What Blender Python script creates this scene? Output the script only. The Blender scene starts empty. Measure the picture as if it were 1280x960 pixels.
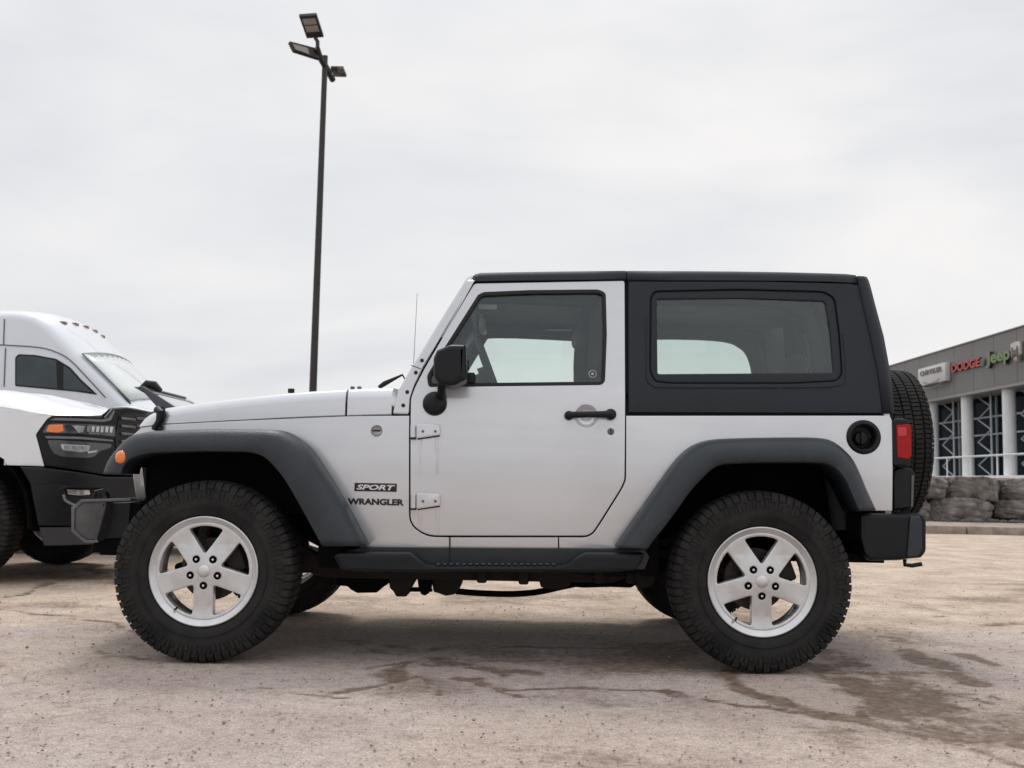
import bpy, bmesh, math, random
import numpy as np
from mathutils import Vector, Matrix, noise as mnoise
from mathutils.geometry import tessellate_polygon
random.seed(7)
R = math.radians
SC = bpy.context.scene
COL = SC.collection

# ------------------------------------------------------------------ camera
F = 1300.0                       # focal length in pixels of a 1280 px wide picture
CH = 0.797; PITCH = math.atan(120/F); ROLL = 0.019
_f = Vector((0, math.cos(PITCH), math.sin(PITCH)))
_u0 = Vector((1, 0, 0)).cross(_f)
_R = Vector((1, 0, 0))*math.cos(ROLL) + _u0*math.sin(ROLL)
_U = -Vector((1, 0, 0))*math.sin(ROLL) + _u0*math.cos(ROLL)
EYE = Vector((0, 0, CH))
cam = bpy.data.cameras.new('camera')
camo = bpy.data.objects.new('camera', cam); COL.objects.link(camo)
M = Matrix((_R, _U, -_f)).transposed().to_4x4(); M.translation = EYE
camo.matrix_world = M
cam.sensor_width = 36; cam.lens = F/1280*36
cam.clip_start = .05; cam.clip_end = 6000
cam.dof.use_dof = True; cam.dof.focus_distance = 4.75; cam.dof.aperture_fstop = 5.6
SC.camera = camo
SC.render.resolution_x = 1024; SC.render.resolution_y = 768

# ------------------------------------------------------------------ sky and sun
W = bpy.data.worlds.new('World'); SC.world = W; W.use_nodes = True
nt = W.node_tree; nt.nodes.clear()
def N(t, typ, **kw):
    n = t.nodes.new(typ)
    for k, v in kw.items():
        if k.startswith('i_'):
            n.inputs[k[2:].replace('_', ' ')].default_value = v
        else: setattr(n, k, v)
    return n
SUN_EL, SUN_AZ = R(58), R(-12)         # azimuth from +Y towards +X
sky = N(nt, 'ShaderNodeTexSky', sky_type='NISHITA', sun_disc=False, sun_elevation=SUN_EL, sun_rotation=SUN_AZ, dust_density=3.0, air_density=1.0)
tc = N(nt, 'ShaderNodeTexCoord')
mp = N(nt, 'ShaderNodeMapping'); mp.inputs['Scale'].default_value = (1.0, 1.0, 3.6); mp.inputs['Rotation'].default_value = (0.12, -.22, 0.3)
nz = N(nt, 'ShaderNodeTexNoise'); nz.inputs['Scale'].default_value = 1.5; nz.inputs['Detail'].default_value = 7; nz.inputs['Roughness'].default_value = .5; nz.inputs['Distortion'].default_value = .5
cr = N(nt, 'ShaderNodeValToRGB')
cr.color_ramp.elements[0].position = .34; cr.color_ramp.elements[0].color = (.69, .715, .765, 1)
cr.color_ramp.elements[1].position = .64; cr.color_ramp.elements[1].color = (.95, .932, .92, 1)
e = cr.color_ramp.elements.new(.5); e.color = (.825, .832, .85, 1)
sc10 = N(nt, 'ShaderNodeVectorMath', operation='SCALE'); sc10.inputs['Scale'].default_value = 10.0
sep = N(nt, 'ShaderNodeSeparateXYZ')
mr = N(nt, 'ShaderNodeMapRange'); mr.inputs['From Min'].default_value = .40; mr.inputs['From Max'].default_value = 1.0; mr.inputs['To Min'].default_value = 1.0; mr.inputs['To Max'].default_value = 1.7
sc2 = N(nt, 'ShaderNodeVectorMath', operation='SCALE')
mx = N(nt, 'ShaderNodeMix', data_type='RGBA'); mx.inputs['Factor'].default_value = .94
bg = N(nt, 'ShaderNodeBackground'); bg.inputs['Strength'].default_value = .10
wo = N(nt, 'ShaderNodeOutputWorld')
L = nt.links.new
L(tc.outputs['Generated'], mp.inputs['Vector']); L(mp.outputs[0], nz.inputs['Vector']); L(nz.outputs['Fac'], cr.inputs['Fac'])
L(cr.outputs['Color'], sc10.inputs[0]); L(tc.outputs['Generated'], sep.inputs[0]); L(sep.outputs['Z'], mr.inputs['Value'])
L(sc10.outputs[0], sc2.inputs[0]); L(mr.outputs[0], sc2.inputs['Scale'])
L(sky.outputs[0], mx.inputs['A']); L(sc2.outputs[0], mx.inputs['B']); L(mx.outputs['Result'], bg.inputs['Color']); L(bg.outputs[0], wo.inputs['Surface'])

sl = bpy.data.lights.new('sun', 'SUN'); sl.energy = 1.1; sl.angle = R(14); sl.color = (1, .955, .9)
so = bpy.data.objects.new('sun', sl); COL.objects.link(so)
sd = Vector((math.sin(SUN_AZ)*math.cos(SUN_EL), math.cos(SUN_AZ)*math.cos(SUN_EL), math.sin(SUN_EL)))
so.rotation_euler = sd.to_track_quat('Z', 'Y').to_euler(); so.location = (0, 0, 30)
SC.view_settings.view_transform = 'Standard'; SC.view_settings.look = 'None'
SC.view_settings.exposure = 0.0; SC.view_settings.gamma = 1.0; SC.view_settings.use_curve_mapping = False
SC.cycles.use_fast_gi = False; SC.cycles.max_bounces = 10; SC.cycles.transparent_max_bounces = 24
SC.cycles.use_denoising = True

# ------------------------------------------------------------------ pixel -> world helpers (measured on the 1280x960 photo)
def ray(px, py): return _f*F + _R*(px-640) + _U*(480-py)
def P(px, py, Y):
    d = ray(px, py); return EYE + d*(Y/d.y)
def G(px, py, z=0.0):
    d = ray(px, py); return EYE + d*((z-CH)/d.z)

# ------------------------------------------------------------------ materials
MATS = {}
def mat(name, col, rough=.5, metal=0.0, coat=0.0, coatr=.05, var=0.0, vscale=6.0, bump=0.0, bscale=120.0, rvar=0.0, col2=None, spec=.5, emis=None, estr=0, voro=None):
    if name in MATS: return MATS[name]
    m = bpy.data.materials.new(name); m.use_nodes = True; t = m.node_tree; t.nodes.clear()
    out = N(t, 'ShaderNodeOutputMaterial'); b = N(t, 'ShaderNodeBsdfPrincipled')
    b.inputs['Base Color'].default_value = (*col, 1); b.inputs['Roughness'].default_value = rough
    b.inputs['Metallic'].default_value = metal; b.inputs['Coat Weight'].default_value = coat; b.inputs['Coat Roughness'].default_value = coatr
    b.inputs['Specular IOR Level'].default_value = spec
    if emis: b.inputs['Emission Color'].default_value = (*emis, 1); b.inputs['Emission Strength'].default_value = estr
    t.links.new(b.outputs[0], out.inputs['Surface'])
    c = N(t, 'ShaderNodeTexCoord')
    if var > 0 or col2:
        n = N(t, 'ShaderNodeTexNoise'); n.inputs['Scale'].default_value = vscale; n.inputs['Detail'].default_value = 6; n.inputs['Roughness'].default_value = .62
        t.links.new(c.outputs['Object'], n.inputs['Vector'])
        r = N(t, 'ShaderNodeValToRGB'); r.color_ramp.elements[0].position = .32; r.color_ramp.elements[1].position = .7
        a = col2 if col2 else tuple(max(0, x*(1-var)) for x in col); z = col if col2 else tuple(min(1, x*(1+var)) for x in col)
        r.color_ramp.elements[0].color = (*a, 1); r.color_ramp.elements[1].color = (*z, 1)
        t.links.new(n.outputs['Fac'], r.inputs['Fac']); t.links.new(r.outputs['Color'], b.inputs['Base Color'])
        if rvar:
            q = N(t, 'ShaderNodeMapRange'); q.inputs['To Min'].default_value = rough-rvar; q.inputs['To Max'].default_value = min(1, rough+rvar)
            t.links.new(n.outputs['Fac'], q.inputs['Value']); t.links.new(q.outputs[0], b.inputs['Roughness'])
    if bump > 0:
        n2 = N(t, 'ShaderNodeTexNoise'); n2.inputs['Scale'].default_value = bscale; n2.inputs['Detail'].default_value = 4
        t.links.new(c.outputs['Object'], n2.inputs['Vector'])
        bu = N(t, 'ShaderNodeBump'); bu.inputs['Strength'].default_value = bump; bu.inputs['Distance'].default_value = .01
        t.links.new(n2.outputs['Fac'], bu.inputs['Height']); t.links.new(bu.outputs[0], b.inputs['Normal'])
    MATS[name] = m; return m

def glass_mat(name, tint=(.93, .965, .95), refl=1.0):
    m = bpy.data.materials.new(name); m.use_nodes = True; t = m.node_tree; t.nodes.clear()
    out = N(t, 'ShaderNodeOutputMaterial'); tr = N(t, 'ShaderNodeBsdfTransparent'); tr.inputs['Color'].default_value = (*tint, 1)
    gl = N(t, 'ShaderNodeBsdfGlossy'); gl.inputs['Roughness'].default_value = .015; gl.inputs['Color'].default_value = (.9*refl, .93*refl, .95*refl, 1)
    fr = N(t, 'ShaderNodeFresnel'); fr.inputs['IOR'].default_value = 1.55
    mxs = N(t, 'ShaderNodeMixShader'); l = t.links.new
    # faint dust film on the pane
    c = N(t, 'ShaderNodeTexCoord'); n = N(t, 'ShaderNodeTexNoise'); n.inputs['Scale'].default_value = 5; n.inputs['Detail'].default_value = 5
    l(c.outputs['Object'], n.inputs['Vector'])
    mrr = N(t, 'ShaderNodeMapRange'); mrr.inputs['From Min'].default_value = .35; mrr.inputs['From Max'].default_value = .8; mrr.inputs['To Min'].default_value = .0; mrr.inputs['To Max'].default_value = .022
    l(n.outputs['Fac'], mrr.inputs['Value'])
    df = N(t, 'ShaderNodeBsdfDiffuse'); df.inputs['Color'].default_value = (.5, .5, .48, 1)
    m2 = N(t, 'ShaderNodeMixShader'); l(mrr.outputs[0], m2.inputs[0]); l(tr.outputs[0], m2.inputs[1]); l(df.outputs[0], m2.inputs[2])
    l(fr.outputs[0], mxs.inputs[0]); l(m2.outputs[0], mxs.inputs[1]); l(gl.outputs[0], mxs.inputs[2]); l(mxs.outputs[0], out.inputs['Surface'])
    return m

SILVER = mat('silver_paint', (.665, .68, .708), .25, .5, .9, .04, var=.04, vscale=2.2)
def dirty_silver():
    m = SILVER; t = m.node_tree; b = next(n for n in t.nodes if n.type == 'BSDF_PRINCIPLED')
    ramp = next(n for n in t.nodes if n.type == 'VALTORGB')
    g = N(t, 'ShaderNodeNewGeometry'); s = N(t, 'ShaderNodeSeparateXYZ'); t.links.new(g.outputs['Position'], s.inputs[0])
    mr_ = N(t, 'ShaderNodeMapRange'); mr_.inputs['From Min'].default_value = 1.0; mr_.inputs['From Max'].default_value = .42
    mr_.inputs['To Min'].default_value = 0.03; mr_.inputs['To Max'].default_value = .40
    t.links.new(s.outputs['Z'], mr_.inputs['Value'])
    mp_ = N(t, 'ShaderNodeMapping'); mp_.inputs['Scale'].default_value = (3.2, 3.2, 1.3)
    n = N(t, 'ShaderNodeTexNoise'); n.inputs['Scale'].default_value = 1.7; n.inputs['Detail'].default_value = 8; n.inputs['Roughness'].default_value = .68
    t.links.new(g.outputs['Position'], mp_.inputs['Vector']); t.links.new(mp_.outputs[0], n.inputs['Vector'])
    mu = N(t, 'ShaderNodeMath', operation='MULTIPLY'); t.links.new(n.outputs['Fac'], mu.inputs[0]); t.links.new(mr_.outputs[0], mu.inputs[1])
    mi = N(t, 'ShaderNodeMix', data_type='RGBA'); t.links.new(mu.outputs[0], mi.inputs['Factor']); t.links.new(ramp.outputs['Color'], mi.inputs['A'])
    mi.inputs['B'].default_value = (.44, .39, .35, 1)
    m6 = N(t, 'ShaderNodeMapping'); m6.inputs['Scale'].default_value = (.9, .9, 11); t.links.new(g.outputs['Position'], m6.inputs['Vector'])
    n6 = N(t, 'ShaderNodeTexNoise'); n6.inputs['Scale'].default_value = 1.6; n6.inputs['Detail'].default_value = 7; t.links.new(m6.outputs[0], n6.inputs['Vector'])
    r6 = N(t, 'ShaderNodeValToRGB'); r6.color_ramp.elements[0].position = .36; r6.color_ramp.elements[0].color = (.88, .875, .87, 1); r6.color_ramp.elements[1].position = .62; r6.color_ramp.elements[1].color = (1.04, 1.04, 1.04, 1)
    t.links.new(n6.outputs['Fac'], r6.inputs['Fac'])
    x6 = N(t, 'ShaderNodeMix', data_type='RGBA', blend_type='MULTIPLY'); x6.inputs['Factor'].default_value = .22; t.links.new(mi.outputs['Result'], x6.inputs['A']); t.links.new(r6.outputs['Color'], x6.inputs['B']); mi = x6
    t.links.new(mi.outputs['Result'], b.inputs['Base Color'])
    m3 = N(t, 'ShaderNodeMath', operation='MULTIPLY_ADD'); t.links.new(mu.outputs[0], m3.inputs[0]); m3.inputs[1].default_value = .9; m3.inputs[2].default_value = .25
    m4 = N(t, 'ShaderNodeMath', operation='MULTIPLY_ADD'); t.links.new(mu.outputs[0], m4.inputs[0]); m4.inputs[1].default_value = -1.2; m4.inputs[2].default_value = .7
dirty_silver()
BLACKTOP = mat('hardtop_plastic', (.012, .016, .0235), .5, spec=.36, var=.22, vscale=5, bump=.3, bscale=260, rvar=.1)
FLARE = mat('weathered_grey_plastic', (.025, .033, .042), .44, col2=(.013, .018, .024), vscale=10, bump=.25, bscale=160, rvar=.2)
PLAST = mat('black_plastic', (.007, .008, .0105), .38, spec=.28, var=.2, vscale=8, bump=.06, bscale=300)
RUBBER = mat('rubber_seal', (.008, .008, .009), .7)
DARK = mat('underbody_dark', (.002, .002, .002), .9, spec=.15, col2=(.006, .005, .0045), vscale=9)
RUSTY = mat('rusty_steel', (.022, .013, .009), .8, col2=(.007, .006, .0055), vscale=14)
TYRE = mat('tyre_rubber', (.034, .032, .030), .78, col2=(.007, .007, .0075), vscale=7, bump=.15, bscale=140, rvar=.1, spec=.25)
RIM = mat('cast_alloy', (.70, .71, .725), .30, .55, .5, .1, col2=(.58, .575, .57), vscale=14)
CHROME = mat('bright_nut', (.7, .7, .68), .22, 1.0)
DISC = mat('brake_disc', (.10, .09, .085), .5, .6, col2=(.04, .03, .025), vscale=20)
INTER = mat('interior_trim', (.032, .036, .040), .75, var=.15, vscale=5)
INTERL = mat('headliner_shell', (.30, .32, .33), .8, var=.1)
SEAT = mat('seat_cloth', (.05, .052, .056), .9, var=.2, vscale=30)
AMBER = mat('amber_lens', (.85, .20, .02), .25, coat=1, coatr=.03, var=.15, vscale=60)
RED = mat('red_lens', (.36, .004, .006), .35, coat=.15, coatr=.1, var=.15, vscale=40, spec=.2)
LENS = mat('clear_lens', (.45, .45, .46), .15, .6, 1, .03, var=.5, vscale=25)
WHITE = mat('white_paint', (.79, .81, .845), .3, coat=.8, coatr=.04, var=.02, vscale=2)
WHITE2 = mat('van_white_paint', (.72, .745, .80), .35, coat=.6, coatr=.05, var=.03, vscale=1.5)
TRUCKBLK = mat('satin_black_trim', (.006, .007, .009), .34, coat=.0, var=.2, vscale=5, spec=.32)
DARKGLASS = mat('dark_glass', (.035, .05, .055), .06, spec=.6, var=.3, vscale=2)
STEELG = mat('galvanised_steel', (.13, .135, .14), .45, .5, var=.2, vscale=20)
GLASS = glass_mat('side_glass'); GLASSW = glass_mat('windshield_glass', (.9, .95, .93))
GRAPHITE = mat('graphite_paint', (.035, .037, .045), .3, .3, .8, .05)

# ------------------------------------------------------------------ object helpers
def tag(o, label=None, cat=None, group=None, kind=None):
    if label: o['label'] = label
    if cat: o['category'] = cat
    if group: o['group'] = group
    if kind: o['kind'] = kind
    return o
def empty(name, loc, parent=None, rz=0.0):
    o = bpy.data.objects.new(name, None); COL.objects.link(o); o.location = loc; o.rotation_euler = (0, 0, rz)
    o.empty_display_size = .1
    if parent: o.parent = parent
    return o
ORG = [Vector((0, 0, 0))]            # world origin of the thing being built (no rotation)
def finish(name, bm, m, parent=None, smooth=True, ang=38, wn=False, local=False, rec=True):
    """bm holds world coordinates; parented meshes are stored relative to ORG"""
    if rec: bmesh.ops.recalc_face_normals(bm, faces=bm.faces)
    if not local:
        for v in bm.verts: v.co -= ORG[0]
    me = bpy.data.meshes.new(name); bm.to_mesh(me); bm.free()
    if smooth:
        me.shade_smooth(); me.set_sharp_from_angle(angle=R(ang))
    o = bpy.data.objects.new(name, me); COL.objects.link(o)
    for mm in (m if isinstance(m, (list, tuple)) else [m]): me.materials.append(mm)
    if parent is not None: o.parent = parent
    elif not local: o.location = ORG[0]
    if wn:
        w = o.modifiers.new('wn', 'WEIGHTED_NORMAL'); w.keep_sharp = True; w.weight = 90
    return o

def rnd(pts, r=3.0, n=4):
    """round the corners of a closed 2D polygon; a point may carry its own radius as third value"""
    out = []; k = len(pts)
    for i in range(k):
        p = Vector(pts[i][:2]); a = Vector(pts[i-1][:2]); b = Vector(pts[(i+1) % k][:2])
        rr = pts[i][2] if len(pts[i]) > 2 else r
        if rr <= 0: out.append((p.x, p.y)); continue
        la = (a-p).length; lb = (b-p).length
        da = (a-p)/la; db = (b-p)/lb
        q = min(rr, la*.45, lb*.45)
        s = p+da*q; t = p+db*q
        for j in range(n+1):
            f = j/n; o = s*(1-f)**2 + p*2*f*(1-f) + t*f*f; out.append((o.x, o.y))
    return out
def smooth_poly(pts, n=4):
    """open Catmull-Rom through the points"""
    out = []
    for i in range(len(pts)-1):
        p0 = Vector(pts[max(i-1, 0)]); p1 = Vector(pts[i]); p2 = Vector(pts[i+1]); p3 = Vector(pts[min(i+2, len(pts)-1)])
        for j in range(n):
            t = j/n
            out.append(tuple(.5*((2*p1)+(p2-p0)*t+(2*p0-5*p1+4*p2-p3)*t*t+(3*p1-p0-3*p2+p3)*t**3)))
    out.append(tuple(pts[-1])); return out
def circ(cx, cy, rx, ry=None, n=24):
    ry = rx if ry is None else ry
    return [(cx+rx*math.cos(2*math.pi*i/n), cy+ry*math.sin(2*math.pi*i/n)) for i in range(n)]

class Side:                                  # near flank of a car: world y = yc - fn(x,z) - off
    def __init__(s, yc, fn): s.yc = yc; s.fn = fn
    def xyz(s, u, v, off): return Vector((u, s.yc - s.fn(u, v) - off, v))
    def uv(s, px, py, off=0):
        Y = s.yc - .8
        for _ in range(12):
            p = P(px, py, Y); Y = s.yc - s.fn(p.x, p.z) - off
        return (p.x, p.z)
class Cross:                                 # a wall facing -x (sg=-1) or +x (sg=1) at x = fx(z)
    def __init__(s, fx, sg=-1): s.fx = fx; s.sg = sg
    def xyz(s, u, v, off): return Vector((s.fx(v)+s.sg*off, u, v))
class Wall:                                  # vertical wall over a plan polyline
    def __init__(s, pts):
        s.p = [Vector((x, y)) for x, y in pts]; s.l = [0]
        for a, b in zip(s.p, s.p[1:]): s.l.append(s.l[-1]+(b-a).length)
    def at(s, u):
        k = 0
        while k < len(s.l)-2 and u > s.l[k+1]: k += 1
        a, b = s.p[k], s.p[k+1]; f = (u-s.l[k])/(s.l[k+1]-s.l[k]); q = a+(b-a)*f
        def nn(i):
            i = max(0, min(i, len(s.p)-2)); d = s.p[i+1]-s.p[i]; return Vector((d.y, -d.x)).normalized()
        n0 = (nn(k-1)+nn(k)).normalized() if k > 0 else nn(k); n1 = (nn(k)+nn(k+1)).normalized()
        n = (n0*(1-f)+n1*f).normalized()
        return q, n
    def xyz(s, u, v, off):
        q, n = s.at(u); q = q+n*off; return Vector((q.x, q.y, v))
    def uv(s, px, py, off=0):
        d = ray(px, py)
        best = None
        for k in range(len(s.p)-1):
            a, b = s.p[k], s.p[k+1]; e = b-a
            det = d.x*(-e.y)+d.y*e.x
            if abs(det) < 1e-9: continue
            t = (a.x*(-e.y)+a.y*e.x)/det
            w = (d.x*a.y-d.y*a.x)/det
            lo = -.001 if k > 0 else -9; 
            if t > 0 and lo <= w <= 1.001 and (best is None or t < best[0]):
                best = (t, s.l[k]+w*(s.l[k+1]-s.l[k]))
        if best is None:
            t = s.p[-1].y/d.y; return (s.l[-1], (EYE+d*t).z)
        return (best[1], (EYE+d*best[0]).z)
class Flat:                                  # arbitrary plane: origin o, unit axes a (u), b (v), normal n
    def __init__(s, o, a, b): s.o = Vector(o); s.a = Vector(a).normalized(); s.b = Vector(b).normalized(); s.n = s.a.cross(s.b)
    def xyz(s, u, v, off): return s.o+s.a*u+s.b*v+s.n*off

def area(l): return .5*sum(l[i-1][0]*l[i][1]-l[i][0]*l[i-1][1] for i in range(len(l)))
def inset(loop, b):
    if b == 0: return [tuple(p) for p in loop]
    out = []; k = len(loop)
    for i in range(k):
        p = Vector(loop[i]); a = Vector(loop[i-1]); c = Vector(loop[(i+1) % k])
        d1 = (p-a); d2 = (c-p)
        if d1.length < 1e-7: d1 = d2
        if d2.length < 1e-7: d2 = d1
        d1.normalize(); d2.normalize()
        n1 = Vector((-d1.y, d1.x)); n2 = Vector((-d2.y, d2.x)); n = n1+n2
        if n.length < 1e-6: n = n1
        n.normalize(); s = 1/max(.45, n.dot(n1)); out.append(tuple(p+n*b*s))
    return out
def panel_bm(surf, outer, holes=(), thick=.02, off=0.0, bev=.003, step=(None, .05), backbev=0.0, seg=2):
    loops = [outer if area(outer) > 0 else outer[::-1]] + [h if area(h) < 0 else h[::-1] for h in holes]
    bm = bmesh.new(); rings = []
    prof = []
    for j in range(seg+1):
        a = (math.pi/2)*j/seg; prof.append((bev*(1-math.sin(a)), off-bev*(1-math.cos(a))))
    if bev <= 0: prof = [(0, off)]
    if backbev > 0:
        for j in range(seg+1):
            a = (math.pi/2)*j/seg; prof.append((backbev*(1-math.cos(a)), off-thick+backbev*(1-math.sin(a))))
    else: prof.append((0, off-thick))
    for (b, w) in prof:
        rings.append([[bm.verts.new((x, w, y)) for x, y in inset(l, b)] for l in loops])
    for ra, rb in zip(rings, rings[1:]):
        for la, lb in zip(ra, rb):
            k = len(la)
            for i in range(k): bm.faces.new((la[i-1], la[i], lb[i], lb[i-1]))
    for ri, in ((rings[0],), (rings[-1],)):
        flat = [v for l in ri for v in l]
        tris = tessellate_polygon([[Vector((v.co.x, v.co.z, 0)) for v in l] for l in ri])
        for t in tris:
            try: bm.faces.new([flat[i] for i in t])
            except ValueError: pass
    bmesh.ops.recalc_face_normals(bm, faces=bm.faces)
    us = [p[0] for p in outer]; vs = [p[1] for p in outer]
    for ax, st, lo, hi in ((0, step[0], min(us), max(us)), (2, step[1], min(vs), max(vs))):
        if not st: continue
        c = lo+st
        while c < hi-.2*st:
            co = [0, 0, 0]; no = [0, 0, 0]; co[ax] = c; no[ax] = 1
            bmesh.ops.bisect_plane(bm, geom=bm.verts[:]+bm.edges[:]+bm.faces[:], plane_co=co, plane_no=no); c += st
    for v in bm.verts: v.co = surf.xyz(v.co.x, v.co.z, v.co.y)
    return bm
def mirror_obj(o, yc, parent, name=None):
    me = o.data.copy()
    bm = bmesh.new(); bm.from_mesh(me)
    for v in bm.verts: v.co.y = 2*(yc-ORG[0].y) - v.co.y
    bmesh.ops.reverse_faces(bm, faces=bm.faces); bm.to_mesh(me); bm.free()
    c = o.copy(); c.data = me; COL.objects.link(c); c.parent = parent
    return c
def panel(name, surf, outer, m, parent, holes=(), px=True, **kw):
    off = kw.get('off', 0)
    if px:
        outer = [surf.uv(*p[:2], off) for p in outer]; holes = [[surf.uv(*p[:2], off) for p in h] for h in holes]
    return finish(name, panel_bm(surf, outer, holes, **kw), m, parent, ang=30, wn=True)
def loft_bm(rows, closed_v=False, closed_u=False, caps=False, bm=None):
    bm = bm or bmesh.new(); V = [[bm.verts.new(p) for p in r] for r in rows]
    nr = len(V); nc = len(V[0])
    for i in range(nr if closed_u else nr-1):
        for j in range(nc if closed_v else nc-1):
            q = (V[i][j], V[(i+1) % nr][j], V[(i+1) % nr][(j+1) % nc], V[i][(j+1) % nc])
            try: bm.faces.new(q)
            except ValueError: pass
    if caps:
        for r in (V[0], V[-1]):
            try: bm.faces.new(r)
            except ValueError: pass
    return bm
def solid(o, t, off=-1):
    s = o.modifiers.new('solid', 'SOLIDIFY'); s.thickness = t; s.offset = off; return o
def tube_bm(pts, r, n=10, bm=None, caps=True):
    bm = bm or bmesh.new(); pts = [Vector(p) for p in pts]; rows = []
    rr = r if isinstance(r, (list, tuple)) else [r]*len(pts)
    up = Vector((0, 0, 1))
    for i, p in enumerate(pts):
        t = (pts[min(i+1, len(pts)-1)]-pts[max(i-1, 0)]).normalized()
        if i == 0:
            a = t.cross(up if abs(t.z) < .9 else Vector((1, 0, 0))).normalized()
        else: a = (a-t*a.dot(t)).normalized()
        b = t.cross(a)
        rows.append([p+(a*math.cos(2*math.pi*k/n)+b*math.sin(2*math.pi*k/n))*rr[i] for k in range(n)])
    return loft_bm(rows, closed_v=True, caps=caps, bm=bm)
def box_bm(x0, x1, y0, y1, z0, z1, bev=.0, seg=2, bm=None):
    b2 = bmesh.new(); bmesh.ops.create_cube(b2, size=1)
    for v in b2.verts: v.co = Vector(((x0+x1)/2+v.co.x*(x1-x0), (y0+y1)/2+v.co.y*(y1-y0), (z0+z1)/2+v.co.z*(z1-z0)))
    if bev: bmesh.ops.bevel(b2, geom=b2.edges[:], offset=bev, segments=seg, affect='EDGES', profile=.5)
    if bm is None: return b2
    me = bpy.data.meshes.new('t'); b2.to_mesh(me); b2.free(); bm.from_mesh(me); bpy.data.meshes.remove(me); return bm
def join_bm(*bms):
    a = bms[0]
    for b in bms[1:]:
        me = bpy.data.meshes.new('t'); b.to_mesh(me); b.free(); a.from_mesh(me); bpy.data.meshes.remove(me)
    return a
def rev_bm(prof, n=64, closed=False, bm=None):
    """profile (r, y) revolved round the y axis"""
    rows = [[(r*math.cos(2*math.pi*i/n), y, r*math.sin(2*math.pi*i/n)) for (r, y) in prof] for i in range(n)]
    return loft_bm(rows, closed_u=True, closed_v=closed, bm=bm)
def text_bm(s, surf, u0, v0, w, h, off=.001, thick=.004, bold=.0, shear=0.0, step=None):
    cu = bpy.data.curves.new('t', 'FONT'); cu.body = s; cu.size = 1; cu.offset = bold; cu.shear = shear; cu.extrude = .5; cu.resolution_u = 3
    o = bpy.data.objects.new('t', cu); COL.objects.link(o)
    dg = bpy.context.evaluated_depsgraph_get(); me = bpy.data.meshes.new_from_object(o.evaluated_get(dg))
    bm = bmesh.new(); bm.from_mesh(me); bpy.data.objects.remove(o); bpy.data.curves.remove(cu); bpy.data.meshes.remove(me)
    xs = [v.co.x for v in bm.verts]; ys = [v.co.y for v in bm.verts]
    x0, x1, y0, y1 = min(xs), max(xs), min(ys), max(ys)
    for v in bm.verts:
        v.co = surf.xyz(u0+(v.co.x-x0)/(x1-x0)*w, v0+(v.co.y-y0)/(y1-y0)*h, off+(v.co.z+.5)*thick)
    return bm

# ------------------------------------------------------------------ ground
def seg_d(X, Y, a, b):
    ax, ay = a; bx, by = b; dx, dy = bx-ax, by-ay; l2 = dx*dx+dy*dy+1e-9
    t = np.clip(((X-ax)*dx+(Y-ay)*dy)/l2, 0, 1); return np.hypot(X-ax-t*dx, Y-ay-t*dy)
rng = np.random.default_rng(3)
def vnoise(X, Y, s, seed):
    r = np.random.default_rng(seed); T = r.random((256, 256))
    x = X/s; y = Y/s; xi = np.floor(x).astype(int); yi = np.floor(y).astype(int); fx = x-xi; fy = y-yi
    fx = fx*fx*(3-2*fx); fy = fy*fy*(3-2*fy)
    g = lambda i, j: T[(xi+i) % 256, (yi+j) % 256]
    return (g(0, 0)*(1-fx)+g(1, 0)*fx)*(1-fy)+(g(0, 1)*(1-fx)+g(1, 1)*fx)*fy
def fbm(X, Y, s, seed, o=4):
    v = 0; a = .5; t = 0
    for k in range(o): v = v+a*vnoise(X, Y, s/2**k, seed+k); t += a; a *= .55
    return v/t
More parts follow.
